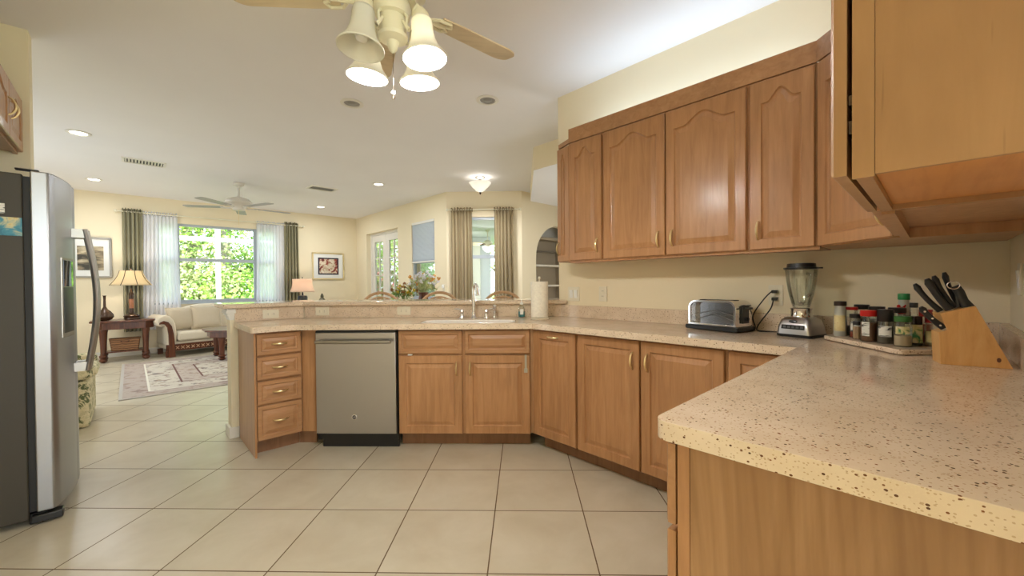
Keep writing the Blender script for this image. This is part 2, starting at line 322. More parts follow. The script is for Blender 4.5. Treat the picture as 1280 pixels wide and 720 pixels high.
# ------------------------------------------------------------------ geometry helpers
class MB:
    def __init__(s): s.v = []; s.f = []; s.T = Matrix.Identity(4); s.mi = []; s.cur = 0
    def add(s, vs, fs):
        o = len(s.v); s.v += [tuple(s.T @ Vector(p)) for p in vs]
        for f in fs: s.f.append([o + i for i in f]); s.mi.append(s.cur)
        return s
    def box(s, x0, x1, y0, y1, z0, z1):
        return s.add([(x0, y0, z0), (x1, y0, z0), (x1, y1, z0), (x0, y1, z0), (x0, y0, z1), (x1, y0, z1), (x1, y1, z1), (x0, y1, z1)],
                     [(0, 3, 2, 1), (4, 5, 6, 7), (0, 1, 5, 4), (1, 2, 6, 5), (2, 3, 7, 6), (3, 0, 4, 7)])
    def prism(s, poly, z0, z1):
        n = len(poly); a = sum(poly[i][0] * poly[(i + 1) % n][1] - poly[(i + 1) % n][0] * poly[i][1] for i in range(n))
        if a < 0: poly = poly[::-1]
        return s.add([(p[0], p[1], z0) for p in poly] + [(p[0], p[1], z1) for p in poly],
                     [list(range(n))[::-1], list(range(n, 2 * n))] + [(i, (i + 1) % n, n + (i + 1) % n, n + i) for i in range(n)])
    def prism_y(s, poly, y0, y1):      # poly in x,z
        n = len(poly); a = sum(poly[i][0] * poly[(i + 1) % n][1] - poly[(i + 1) % n][0] * poly[i][1] for i in range(n))
        if a < 0: poly = poly[::-1]
        return s.add([(p[0], y0, p[1]) for p in poly] + [(p[0], y1, p[1]) for p in poly],
                     [list(range(n)), list(range(n, 2 * n))[::-1]] + [((i + 1) % n, i, n + i, n + (i + 1) % n) for i in range(n)])
    def lathe(s, prof, cx=0, cy=0, n=24, cap=True, sx=1, sy=1, a0=0):
        vs = []; m = len(prof)
        for r, z in prof:
            for k in range(n):
                a = a0 + 2 * PI * k / n; vs.append((cx + r * math.cos(a) * sx, cy + r * math.sin(a) * sy, z))
        fs = []
        for i in range(m - 1):
            for k in range(n): k2 = (k + 1) % n; fs.append((i * n + k, i * n + k2, (i + 1) * n + k2, (i + 1) * n + k))
        if cap: fs.append(list(range(n))[::-1]); fs.append([(m - 1) * n + k for k in range(n)])
        return s.add(vs, fs)
    def tube(s, pts, r, n=8, cap=True, flat=1.0):
        pts = [Vector(p) for p in pts]; m = len(pts); rs = r if isinstance(r, (list, tuple)) else [r] * m
        vs = []; up = None
        for i, p in enumerate(pts):
            t = (pts[min(i + 1, m - 1)] - pts[max(i - 1, 0)]).normalized()
            if up is None: up = Vector((0, 0, 1)) if abs(t.z) < .9 else Vector((1, 0, 0))
            a = t.cross(up)
            if a.length < 1e-5: a = t.cross(Vector((1, .3, 0)))
            a.normalize(); b = a.cross(t).normalized(); up = b
            for k in range(n): an = 2 * PI * k / n; vs.append(p + a * math.cos(an) * rs[i] * flat + b * math.sin(an) * rs[i])
        fs = [(i * n + k, i * n + (k + 1) % n, (i + 1) * n + (k + 1) % n, (i + 1) * n + k) for i in range(m - 1) for k in range(n)]
        if cap: fs += [list(range(n))[::-1], [(m - 1) * n + k for k in range(n)]]
        return s.add(vs, fs)
    def grid(s, fn, nu, nv, closed_u=False):
        vs = [fn(i / nu, j / nv) for j in range(nv + 1) for i in range(nu + 1)]
        return s.add(vs, [(j * (nu + 1) + i, j * (nu + 1) + i + 1, (j + 1) * (nu + 1) + i + 1, (j + 1) * (nu + 1) + i) for j in range(nv) for i in range(nu)])
    def sphere(s, c, rx, ry=None, rz=None, n=16, m=10):
        ry = ry or rx; rz = rz or rx
        return s.lathe([(max(1e-4, math.sin(PI * j / m)), -math.cos(PI * j / m)) for j in range(m + 1)], n=n, cap=False) if False else \
            s.add([(c[0] + rx * math.sin(PI * j / m) * math.cos(2 * PI * k / n), c[1] + ry * math.sin(PI * j / m) * math.sin(2 * PI * k / n), c[2] - rz * math.cos(PI * j / m)) for j in range(m + 1) for k in range(n)],
                  [(j * n + k, j * n + (k + 1) % n, (j + 1) * n + (k + 1) % n, (j + 1) * n + k) for j in range(m) for k in range(n)])
    def build(s, name, mat, parent=None, smooth=True, bevel=0, seg=2, solid=0, subsurf=0, ang=35, recalc=True):
        me = bpy.data.meshes.new(name); me.from_pydata(s.v, [], s.f)
        mats = mat if isinstance(mat, (list, tuple)) else [mat]
        for m in mats: me.materials.append(m)
        if len(mats) > 1: me.polygons.foreach_set('material_index', s.mi)
        if recalc:
            bm = bmesh.new(); bm.from_mesh(me); bmesh.ops.remove_doubles(bm, verts=bm.verts, dist=1e-6); bmesh.ops.recalc_face_normals(bm, faces=bm.faces); bm.to_mesh(me); bm.free()
        if smooth:
            me.polygons.foreach_set('use_smooth', [True] * len(me.polygons)); me.set_sharp_from_angle(angle=math.radians(ang))
        me.update()
        o = bpy.data.objects.new(name, me); COL.objects.link(o)
        if parent: o.parent = parent
        if solid: md = o.modifiers.new('s', 'SOLIDIFY'); md.thickness = solid; md.offset = 0
        if bevel:
            md = o.modifiers.new('b', 'BEVEL'); md.width = bevel; md.segments = seg; md.limit_method = 'ANGLE'; md.angle_limit = math.radians(40); md.harden_normals = False
        if subsurf: md = o.modifiers.new('u', 'SUBSURF'); md.levels = subsurf; md.render_levels = subsurf
        return o
def tag(o, label=None, cat=None, group=None, kind=None):
    if label: o['label'] = label
    if cat: o['category'] = cat
    if group: o['group'] = group
    if kind: o['kind'] = kind
    return o
def thing(name, label, cat, loc, th=0, group=None):
    o = bpy.data.objects.new(name, None); COL.objects.link(o); o.empty_display_size = .05
    o.location = loc if len(loc) == 3 else (loc[0], loc[1], 0); o.rotation_euler = (0, 0, math.radians(th))
    return tag(o, label, cat, group)
def at(s, d, z=0): p = sd(s, d); return (p[0], p[1], z)
def struct(mb, name, mat, **k): return tag(mb.build(name, mat, smooth=False, **k), kind='structure')
def place(o, loc, th): o.location = loc; o.rotation_euler = (0, 0, math.radians(th)); return o
def rr(x0, x1, z0, z1, r, n=5):   # rounded rectangle
    out = []
    for cx, cz, a0 in ((x1 - r, z0 + r, -90), (x1 - r, z1 - r, 0), (x0 + r, z1 - r, 90), (x0 + r, z0 + r, 180)):
        for k in range(n + 1): a = math.radians(a0 + 90 * k / n); out.append((cx + r * math.cos(a), cz + r * math.sin(a)))
    return out
def bow(p0, p1, out, n=9):      # curved pull between two points bulging along -y
    p0, p1 = Vector(p0), Vector(p1)
    return [p0.lerp(p1, k / n) + Vector((0, -1, 0)) * out * math.sin(PI * k / n) ** .6 for k in range(n + 1)]

# ================================================================== the setting
CEIL = 2.8
def offset_poly(poly, d):
    n = len(poly); out = []
    ar = sum(poly[i][0] * poly[(i + 1) % n][1] - poly[(i + 1) % n][0] * poly[i][1] for i in range(n)); sg = 1 if ar > 0 else -1
    for i in range(n):
        p0, p1, p2 = Vector(poly[i - 1]), Vector(poly[i]), Vector(poly[(i + 1) % n])
        e1 = (p1 - p0).normalized(); e2 = (p2 - p1).normalized(); n1 = Vector((e1.y, -e1.x)) * sg; n2 = Vector((e2.y, -e2.x)) * sg
        m = (n1 + n2).normalized(); out.append(tuple(p1 + m * (d / max(.3, m.dot(n1)))))
    return out
OUT = [sd(-1.6, -3.5), sd(3.94, -3.5), (2.72, 1.22), (2.72, 9.69), (0, 6.97), (-1.31, 6.97), sd(5.66, 13.7), sd(-3, 13.7), sd(-3, 5.5), sd(-1.6, 5.5)]
OUT = offset_poly(OUT, .12)
struct(MB().prism(OUT, -.1, 0), 'floor', M['tiles'])
struct(MB().prism(OUT, CEIL, CEIL + .12), 'ceiling', M['ceiling'])
def wall(name, loc, th, length, holes=(), t=.12, z1=CEIL, mat=None, x0=0):
    xs = sorted({x0, length, *[h[0] for h in holes], *[h[1] for h in holes]}); zs = sorted({0, z1, *[h[2] for h in holes], *[h[3] for h in holes]})
    mb = MB()
    for i in range(len(xs) - 1):
        run = None
        for j in range(len(zs) - 1):
            cx, cz = (xs[i] + xs[i + 1]) / 2, (zs[j] + zs[j + 1]) / 2
            if any(h[0] < cx < h[1] and h[2] < cz < h[3] for h in holes): continue
            mb.box(xs[i], xs[i + 1], 0, t, zs[j], zs[j + 1])
    o = struct(mb, name, mat or M['wall'], recalc=False)
    return place(o, loc, th)
wall('wall_kitchen_right', at(3.82, 3.18), -45, (3.18 + 3.5) / R2)
wall('wall_kitchen_back', at(3.82, -.31), -135, 3.0 / R2)
wall('wall_alcove', at(-3.0, 5.5), 45, 2.38 / R2)
wall('wall_kitchen_left', at(-1.6, -3.5), 135, 9.0 / R2)
wall('wall_living_left', at(-3.0, 5.5), 135, 8.2 / R2)
LWD = 13.7
def lx(s): return (s + 3.0) / R2
wall('wall_living', at(-3.0, LWD), 45, 8.66 / R2 + .1, [(lx(.50), lx(3.25), .90, 2.37)])
def ax(d): return (LWD - d) / R2
wall('wall_french_doors', at(5.66, LWD), -45, ax(8.28), [(ax(12.89), ax(10.76), 0, 2.37), (ax(9.97), ax(8.82), .93, 2.39)], t=.2)
wall('wall_dining', (-1.31, 6.97, 0), 0, 1.31, [(.31, 1.06, .6, 2.36)], t=.14)
def arch_wall():
    # wall with an arched niche opening
    s0, xl, xr, zb, zs, R_ = 0, .354, 1.574, .80, 1.66, .61
    mb = MB(); xc = (xl + xr) / 2; n = 20; t = .12
    mb.box(0, xl, 0, t, 0, CEIL); mb.box(xr, 3.68, 0, t, 0, CEIL); mb.box(xl, xr, 0, t, 0, zb)
    for k in range(n):
        a, b = PI - PI * k / n, PI - PI * (k + 1) / n
        xa, xb = xc + R_ * math.cos(a), xc + R_ * math.cos(b)
        za, zb_ = zs + R_ * math.sin(a), zs + R_ * math.sin(b)
        mb.add([(xa, 0, za), (xb, 0, zb_), (xb, 0, CEIL), (xa, 0, CEIL), (xa, t, za), (xb, t, zb_), (xb, t, CEIL), (xa, t, CEIL)],
               [(0, 1, 2, 3), (7, 6, 5, 4), (0, 4, 5, 1), (2, 6, 7, 3), (1, 5, 6, 2), (0, 3, 7, 4)])
    place(struct(mb, 'wall_dining_right', M['wall']), (0, 6.97, 0), 45)
    nb = MB(); nb.box(xl, xr, .50, .55, zb, 2.4); nb.box(xl - .04, xl, t, .55, zb, 2.4); nb.box(xr, xr + .04, t, .55, zb, 2.4); nb.box(xl - .04, xr + .04, t, .55, zb - .04, zb); nb.box(xl - .04, xr + .04, t, .55, 2.4, 2.44)
    place(struct(nb, 'wall_niche', M['white']), (0, 6.97, 0), 45)
arch_wall()
struct(MB().box(2.6, 2.72, 1.3, 9.6, 0, CEIL), 'wall_right', M['wall'])
wall('wall_rear', at(3.9, -3.5), -135, 5.5 / R2, [(.35, 3.55, .55, 2.35)])  # unseen rear wall, its window opening added to bring light in
mb = MB(); mb.box(.35, 3.55, .05, .09, .55, .60); mb.box(.35, 3.55, .05, .09, 2.3, 2.35)
for xx in (.35, 1.4, 2.45, 3.5): mb.box(xx, xx + .05, .05, .09, .6, 2.3)
place(struct(mb, 'window_4', M['white']), at(3.9, -3.5), -135)
# dropped ceiling over the hallway beside the kitchen wall
mb = MB(); SP = [(2.6, 2.30), (2.6, 7.28), (.9, 7.28), (.145, 6.525), (.145, 4.755)]; n = 5
mb.add([(p[0], p[1], 2.53) for p in SP] + [(p[0], p[1], CEIL) for p in SP], [(0, 4, 3, 2, 1)] if False else [(4, 3, 2, 1, 0)]); mb.mi[-1] = 1
for i in range(5): mb.f.append([i, (i + 1) % 5, 5 + (i + 1) % 5, 5 + i]); mb.mi.append(0)
struct(mb, 'ceiling_dropped', [M['wall'], M['ceiling']], recalc=False)
# pony wall under the bar
PW = [(.345, 3.48), (-1.918, 3.48), sd(.80, 5.40), sd(.80, 5.60), (-1.99, 3.62), (.345, 3.62)]
struct(MB().prism(PW, 0, 1.02), 'wall_bar', M['wall'])
# capital moulding and base of the bar wall's end
mb = MB()
for k, (o_, z0, z1) in enumerate(((.004, .93, .945), (.010, .945, .965), (.018, .965, .985), (.028, .985, 1.005), (.020, 1.005, 1.0195))):
    s0, d0, d1 = .80, 5.40, 5.60
    mb.prism([sd(s0 - o_ * R2, d0 - o_ * R2), sd(s0 - o_ * R2, d1 + o_ * R2), sd(s0 + .05, d1 + o_ * R2), sd(s0 + .05, d0 - o_ * R2)], z0, z1)
struct(mb, 'trim_1', M['white'])
mb = MB(); mb.prism([sd(.775, 5.375), sd(.775, 5.625), sd(1.0, 5.625), sd(.95, 5.60), sd(.80, 5.60), sd(.80, 5.40), sd(.872, 5.40), sd(.872, 5.375)], 0, .085)
struct(mb, 'baseboard_bar', M['white'], bevel=.004)
def base(name, loc, th, segs, h=.10):
    mb = MB()
    for a, b in segs: mb.box(a, b, -.014, 0, 0, h - .012); mb.box(a, b, -.009, 0, h - .012, h)
    place(struct(mb, name, M['white']), loc, th)
base('baseboard_living', at(-3.0, LWD), 45, [(0, 8.66 / R2)])
base('baseboard_french', at(5.66, LWD), -45, [(0.014, ax(12.89)), (ax(10.76), ax(8.28))])
base('baseboard_dining', (-1.31, 6.97, 0), 0, [(.02, 1.30)])
base('baseboard_alcove', at(-3.0, 5.5), 45, [(.6, 1.03)])

# living room window: three lights with single hung sashes
def sash(mb, x0, x1, z0, z1, zm, fw=.045, y0=.03, y1=.08):
    mb.box(x0, x1, y0, y1, z0, z0 + fw); mb.box(x0, x1, y0, y1, z1 - fw, z1)
    mb.box(x0, x0 + fw, y0, y1, z0 + fw, z1 - fw); mb.box(x1 - fw, x1, y0, y1, z0 + fw, z1 - fw)
    if zm: mb.box(x0 + fw, x1 - fw, y0 - .01, y1 - .01, zm - .03, zm + .03)
def window(name, loc, th, panes, z0, z1, zm, sill=True, mat='sash'):
    mb = MB()
    for a, b in panes: sash(mb, a, b, z0, z1, zm)
    if sill: mb.box(panes[0][0] - .04, panes[-1][1] + .04, -.03, .03, z0 - .03, z0)
    o = place(struct(mb, name, M[mat]), loc, th)
    g = MB()
    for a, b in panes: g.box(a + .04, b - .04, .052, .056, z0 + .04, z1 - .04)
    gl = tag(g.build('pane', M['window_glass'], o, smooth=False), kind='structure')
    return o
window('window_1', at(-3.0, LWD), 45, [(lx(.50), lx(.90)), (lx(.90), lx(2.70)), (lx(2.70), lx(3.25))], .90, 2.37, 1.70)
window('window_2', at(5.66, LWD), -45, [(ax(9.97), ax(8.82))], .93, 2.39, 1.63)
window('window_3', (-1.31, 6.97, 0), 0, [(.31, 1.06)], .6, 2.36, 1.67)
# french doors
def french():
    x0, x1 = ax(12.89), ax(10.76); xm = (x0 + x1) / 2
    fr = MB(); fr.box(x0, x0 + .05, .10, .16, 0, 2.37); fr.box(x1 - .05, x1, .10, .16, 0, 2.37); fr.box(x0 + .05, x1 - .05, .10, .16, 2.32, 2.37)
    place(struct(fr, 'trim_2', M['white']), at(5.66, LWD), -45)
    for i, (a, b) in enumerate(((x0 + .055, xm - .003), (xm + .003, x1 - .055))):
        mb = MB(); sw = .14
        mb.box(a, a + sw, .11, .15, .01, 2.315); mb.box(b - sw, b, .11, .15, .01, 2.315); mb.box(a + sw, b - sw, .11, .15, .01, .26); mb.box(a + sw, b - sw, .11, .15, 2.17, 2.315)
        mb.box((a + b) / 2 - .011, (a + b) / 2 + .011, .115, .145, .26, 2.17)
        for k in range(1, 5): zz = .26 + 1.91 * k / 5; mb.box(a + sw, b - sw, .115, .145, zz - .011, zz + .011)
        d = place(struct(mb, 'door_%d' % (i + 1), M['white']), at(5.66, LWD), -45)
        tag(MB().box(a + sw, b - sw, .128, .132, .26, 2.17).build('pane', M['window_glass'], d, smooth=False), kind='structure')
        hx = (b - .05) if i == 0 else (a + .05)
        k = MB(); k.T = Matrix.Translation((hx, .108, 1.0)) @ Matrix.Rotation(PI / 2, 4, 'X'); k.lathe([(.026, 0), (.026, .006), (.01, .01), (.01, .04), (.025, .045), (.027, .06), (.012, .07)], n=14)
        k.build('door_knob', M['bronze'], d)
french()

# ================================================================== cabinet makers
def outline(x0, x1, z0, z1, arch, ins, n=21):
    a, b, c, d = x0 + ins, x1 - ins, z0 + ins, z1 - ins
    pts = [(a, c), (b, c)]
    for k in range(n):
        u = 1 - 2 * k / (n - 1); x = (a + b) / 2 + u * (b - a) / 2
        q = abs(u) / .74; f = .5 + .5 * math.cos(PI * q) if q < 1 else 0
        pts.append((x, d - arch + arch * f))
    return pts
def panel(name, parent, x0, x1, z0, z1, yf, mat, arch=0, stile=.055, t=.02, raised=True, label=None):
    N_ = 21; mb = MB(); loops = []
    loops.append([(p[0], yf + t, p[1]) for p in outline(x0, x1, z0, z1, 0, 0)])
    loops.append([(p[0], yf + .004, p[1]) for p in outline(x0, x1, z0, z1, 0, 0)])
    loops.append([(p[0], yf, p[1]) for p in outline(x0, x1, z0, z1, 0, .004)])
    if raised:
        st = stile; bev = min(.032, (x1 - x0 - 2 * st) * .25, (z1 - z0 - 2 * st) * .25)
        for ins, dy in ((st, 0), (st + .004, .007), (st + .010, .009), (st + bev, .003), (st + bev + .004, .0015)):
            loops.append([(p[0], yf + dy, p[1]) for p in outline(x0, x1, z0, z1, arch, ins)])
    for i in range(len(loops)): mb.v += loops[i]
    n = len(loops[0])
    for i in range(len(loops) - 1):
        for k in range(n): mb.f.append([i * n + k, i * n + (k + 1) % n, (i + 1) * n + (k + 1) % n, (i + 1) * n + k]); mb.mi.append(0)
    mb.f.append(list(range(n))[::-1]); mb.f.append([(len(loops) - 1) * n + k for k in range(n)]); mb.mi += [0, 0]
    return mb.build(name, mat, parent, ang=12)
def pull(parent, x, z, yf, vertical=True, ln=.098, out=.027):
    mb = MB()
    p0, p1 = ((x, yf, z - ln / 2), (x, yf, z + ln / 2)) if vertical else ((x - ln / 2, yf, z), (x + ln / 2, yf, z))
    pts = bow(p0, p1, out, 12); n = len(pts)
    mb.tube(pts, [.0042 + .0026 * math.sin(PI * i / (n - 1)) for i in range(n)], 8)
    return mb.build('handle', M['brass'], parent)
def hinge_gap(): pass
def base_cabinet(label, loc, th, W, depth=.56, fronts=(), toe=True, group=None, body_x=(0, None), side=None, yfront=.022):
    t = thing('base_cabinet', label, 'cabinet', loc, th, group)
    x0 = body_x[0]; x1 = body_x[1] if body_x[1] is not None else W
    MB().box(x0, x1, yfront, depth, .105, .872).build('body', M['maple'], t, smooth=False)
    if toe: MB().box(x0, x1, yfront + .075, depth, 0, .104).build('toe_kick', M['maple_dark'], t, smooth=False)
    for f in fronts:
        kind, a, b, c, d = f[:5]
        if kind == 'door':
            o = panel('door', t, a, b, c, d, 0, M['maple'])
            if len(f) > 5 and f[5]: hx, hz, v = f[5]; pull(o, hx, hz, 0, v)
        else:
            o = panel('drawer', t, a, b, c, d, 0, M['maple_x'], stile=.026)
            if len(f) > 5 and f[5]: hx, hz, v = f[5]; pull(o, hx, hz, 0, v)
    return t

# ---- bar-side straight run (world aligned, door faces at y = 2.905)
YF = 2.905
sink_cab = base_cabinet('wide maple sink cabinet with two doors under two false drawer fronts', (-.912, YF, 0), 0, .985, fronts=[
    ('drawer', .004, .470, .694, .862), ('drawer', .490, .962, .694, .862),
    ('door', .004, .470, .108, .680, (.430, .585, True)), ('door', .490, .962, .108, .680, (.528, .585, True))], body_x=(0, .965))
MB().box(.966, .988, .030, .060, .105, .872).build('corner_stile', M['maple'], sink_cab, smooth=False)
hk = MB(); hk.box(.925, .940, -.004, 0, .560, .680); hk.box(.920, .945, -.012, -.004, .556, .585); hk.box(.925, .940, -.004, .01, .680, .683); hk.build('towel_hook', M['nickel'], sink_cab, smooth=False)
MB().box(.075, .105, -.006, .01, .683, .691).build('latch', M['white_plastic'], sink_cab, smooth=False)
# dishwasher
dw = thing('dishwasher', 'stainless steel dishwasher with bar handle between the drawers and the sink cabinet', 'dishwasher', (-1.520, YF - .012, 0), 0)
MB().box(.004, .598, .035, .56, .06, .868).build('tub', M['black'], dw, smooth=False)
MB().box(.006, .596, 0, .034, .112, .852).build('door', M['steel'], dw, bevel=.004)
MB().box(.006, .596, .004, .034, .853, .866).build('control_strip', M['black'], dw, smooth=False)
MB().box(.03, .60, .05, .07, .0, .100).build('toe_panel', M['black'], dw, smooth=False)
mb = MB(); mb.tube([(.03, -.045, .79), (.575, -.045, .79)], .0135, 14); mb.tube([(.055, 0, .79), (.055, -.045, .79)], .009, 8); mb.tube([(.55, 0, .79), (.55, -.045, .79)], .009, 8)
mb.build('handle', M['nickel'], dw)
mb = MB(); mb.T = Matrix.Translation((.288, 0, .235)) @ Matrix.Rotation(PI / 2, 4, 'X')
mb.lathe([(.0185, 0), (.0185, .003), (.015, .0035), (.015, .0015)], n=24); bd = mb.build('badge_ring', M['chrome'], dw)
mb = MB(); mb.T = Matrix.Translation((.288, -.0016, .235)) @ Matrix.Rotation(PI / 2, 4, 'X'); mb.lathe([(.0148, 0), (.0148, .001)], n=24); mb.build('badge', plain('badge_grey', L(90, 92, 96), .3, .5), dw)
def script_text(txt, size, mat, parent, loc, rot=(PI / 2, 0, 0), ext=.0004, name='lettering', shear=0, align='CENTER'):
    c = bpy.data.curves.new(name, 'FONT'); c.body = txt; c.size = size; c.extrude = ext; c.shear = shear; c.align_x = align; c.align_y = 'CENTER'
    c.materials.append(mat); tmp = bpy.data.objects.new(name, c); COL.objects.link(tmp); bpy.context.view_layer.update()
    me = bpy.data.meshes.new_from_object(tmp.evaluated_get(bpy.context.evaluated_depsgraph_get())); bpy.data.objects.remove(tmp)
    o = bpy.data.objects.new(name, me); COL.objects.link(o); o.parent = parent; o.location = loc; o.rotation_euler = rot
    return o
script_text('GE', .017, M['chrome'], dw, (.288, -.0030, .235), shear=.3)
# filler stile between drawers and dishwasher, as part of the drawer cabinet
dc = base_cabinet('narrow maple cabinet with four drawers at the angled end of the bar', at(.885, 4.590), 45, .298, depth=.545, fronts=[
    ('drawer', .006, .292, .710, .860, (.149, .785, False)), ('drawer', .006, .292, .538, .698, (.149, .618, False)),
    ('drawer', .006, .292, .364, .526, (.149, .445, False)), ('drawer', .006, .292, .112, .352, (.149, .240, False))])
fl = MB(); fl.prism([(.300, .022), (.380, -.058), (.395, -.043), (.315, .037)], .105, .872)
fl.build('filler_strip', M['maple'], dc, smooth=False)
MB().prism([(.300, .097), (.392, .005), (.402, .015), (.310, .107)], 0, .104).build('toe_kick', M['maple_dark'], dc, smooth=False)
mb = MB(); mb.box(-.012, 0, .0, .545, .0, .872); mb.build('end_panel', M['maple'], dc, smooth=False)
# ---- right run, faces on s = 2.99
base_cabinet('narrow maple pull-out cabinet in the corner beside the sink cabinet', at(2.99, 2.855), -45, .402, depth=.545, fronts=[
    ('door', .008, .388, .108, .862, (.198, .826, False))], body_x=(.03, .400))
base_cabinet('wide maple base cabinet with a pair of tall doors below the toaster', at(2.99, 2.855), -45, 1.32, fronts=[
    ('door', .408, .846, .108, .862, (.806, .745, True)), ('door', .858, 1.304, .108, .862, (.898, .745, True))], body_x=(.401, 1.315))
base_cabinet('maple corner base cabinet partly hidden behind the near counter', at(2.99, 2.855), -45, 1.9, fronts=[
    ('door', 1.322, 1.60, .108, .862)], body_x=(1.316, 1.612))
# ---- near counter cabinet, drawer faces on d = .553, end on s = 1.15
fg = thing('base_cabinet', 'golden maple cabinet with plain end panel under the near counter', 'cabinet', at(1.15, .553), -135)
# local x runs towards the camera, so the end of the run is x = 0 and the cabinet extends to negative x
MB().box(-1.25, -.012, .022, .595, .105, .872).build('body', M['maple'], fg, smooth=False)
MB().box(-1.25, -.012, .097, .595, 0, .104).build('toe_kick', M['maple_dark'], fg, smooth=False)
MB().box(-.012, 0, .026, .050, .0, .872).build('face_stile', M['maple'], fg, smooth=False)
MB().box(-.011, -.002, .051, .595, .0, .872).build('end_panel', M['maple_base_end'], fg, smooth=False)
for i in range(2):
    a = -.545 * (i + 1) + .004; b = a + .537
    p = panel('drawer', fg, a, b, .694, .862, 0, M['maple_x'], stile=.026); pull(p, (a + b) / 2, .778, 0, False)
    p = panel('door', fg, a, b, .108, .680, 0, M['maple']); pull(p, a + .04, .60, 0, True)

# ---- worktops
def slab(name, outer, z0, z1, mat, label=None, cat=None, holes=(), bevel=.009, parent=None, kind=None):
    bm = bmesh.new()
    for lp in [outer] + list(holes):
        vs_ = [bm.verts.new((p[0], p[1], z1)) for p in lp]
        for i in range(len(vs_)): bm.edges.new((vs_[i], vs_[(i + 1) % len(vs_)]))
    r = bmesh.ops.triangle_fill(bm, use_beauty=True, use_dissolve=False, edges=bm.edges[:])
    fs = [g for g in bm.faces]
    ex = bmesh.ops.extrude_face_region(bm, geom=fs)
    for v in [g for g in ex['geom'] if isinstance(g, bmesh.types.BMVert)]: v.co.z = z0
    bmesh.ops.recalc_face_normals(bm, faces=bm.faces)
    me = bpy.data.meshes.new(name); bm.to_mesh(me); bm.free(); me.materials.append(mat)
    me.polygons.foreach_set('use_smooth', [True] * len(me.polygons)); me.set_sharp_from_angle(angle=math.radians(30))
    o = bpy.data.objects.new(name, me); COL.objects.link(o)
    if parent: o.parent = parent
    if bevel: md = o.modifiers.new('b', 'BEVEL'); md.width = bevel; md.segments = 3; md.limit_method = 'ANGLE'; md.angle_limit = math.radians(40)
    return tag(o, label, cat, kind=kind)
def fillet(poly, idx, r, n=6):
    out = []
    m = len(poly)
    for i, p in enumerate(poly):
        if i not in idx: out.append(p); continue
        p0, p1, p2 = Vector(poly[i - 1]), Vector(p), Vector(poly[(i + 1) % m])
        a = (p0 - p1).normalized(); b = (p2 - p1).normalized(); ang = a.angle(b); tl = r / math.tan(ang / 2)
        c = p1 + (a + b).normalized() * (r / math.sin(ang / 2)); q0 = p1 + a * tl; q1 = p1 + b * tl
        a0 = math.atan2(*(q0 - c).yx); a1 = math.atan2(*(q1 - c).yx); da = (a1 - a0 + PI) % (2 * PI) - PI
        out += [(c.x + r * math.cos(a0 + da * k / n), c.y + r * math.sin(a0 + da * k / n)) for k in range(n + 1)]
    return out
YE = 2.868
front_bend = (4.525 * -1 + YE, YE); corner_in = sd(2.935, .58)
poly = [sd(.835, 4.525), (YE - 4.525, YE), (2.935 - YE, YE), corner_in, sd(3.815, .58), (3.815 - 3.478, 3.478), (3.478 - 5.395, 3.478), sd(.835, 5.395)]
poly = fillet(poly, {0}, .02)
poly = poly[:7] + fillet(poly[7:9] + poly[9:], set(), .01)
SX0, SX1, SY0, SY1 = -.775, -.05, 2.925, 3.20
sink_hole = rr(SX0, SX1, SY0, SY1, .08, 6)
top1 = slab('worktop', poly, .874, .914, M['quartz'], 'speckled beige stone worktop running from the bar end past the sink to the toaster', 'worktop', [sink_hole])
MB().box(-1.90, .335, 3.461, 3.477, .915, 1.019).build('backsplash', M['quartz'], top1, smooth=False)
mb = MB(); mb.prism([sd(.84, 5.372), sd(.84, 5.395), (3.477 - 5.397, 3.477), (3.461 - 5.372, 3.461)], .915, 1.019); mb.build('backsplash', M['quartz'], top1, smooth=False)
mb = MB(); mb.prism([sd(3.79, .585), sd(3.817, .585), sd(3.817, 3.10), sd(3.79, 3.13)], .915, 1.014); mb.build('backsplash', M['quartz'], top1, smooth=False)
poly = [sd(1.12, .58), sd(1.12, -.30), sd(3.815, -.30), sd(3.815, .579), sd(2.935, .579)]
poly = fillet(poly, {0}, .035)
top2 = slab('worktop', poly, .874, .914, M['quartz'], 'near speckled stone worktop with a rounded corner filling the right foreground', 'worktop', bevel=.011)
mb = MB(); mb.prism([sd(3.79, -.27), sd(3.817, -.27), sd(3.817, .583), sd(3.79, .583)], .915, 1.014); mb.build('backsplash', M['quartz'], top2, smooth=False)
mb = MB(); mb.prism([sd(1.3, -.265), sd(1.3, -.306), sd(3.817, -.306), sd(3.817, -.265)], .915, 1.014); mb.build('backsplash', M['quartz'], top2, smooth=False)
poly = [sd(.725, 5.325), (3.425 - 5.325, 3.425), (.383, 3.425), (.318, 3.490), (.395, 3.575), (.395, 3.86), (3.86 - 5.93, 3.86), sd(.725, 5.93)]
slab('bar_counter', poly, 1.0205, 1.057, M['quartz'], 'raised speckled stone bar ledge running along the top of the half wall', 'counter', bevel=.010)
# undermount sink
sk = MB(); N0 = len(sink_hole)
def ring(ins, z): return [(p[0], p[1], z) for p in rr(SX0 + ins, SX1 - ins, SY0 + ins, SY1 - ins, max(.02, .08 - ins * .5), 6)]
loops = [ring(.0105, .873), ring(.0105, .9105), ring(.016, .9115), ring(.022, .906), ring(.03, .74), ring(.06, .72), ring(.09, .718)]
for l_ in loops: sk.v += l_
for i in range(len(loops) - 1):
    for k in range(N0): sk.f.append([i * N0 + k, i * N0 + (k + 1) % N0, (i + 1) * N0 + (k + 1) % N0, (i + 1) * N0 + k]); sk.mi.append(0)
sk.f.append([(len(loops) - 1) * N0 + k for k in range(N0)]); sk.mi.append(0)
snk = sk.build('sink', M['porcelain'], solid=.004); tag(snk, 'white undermount kitchen sink set into the stone worktop', 'sink')
MB().lathe([(.03, .724), (.032, .728), (.02, .726)], -.42, 3.06, 20).build('drain', M['chrome'], snk)

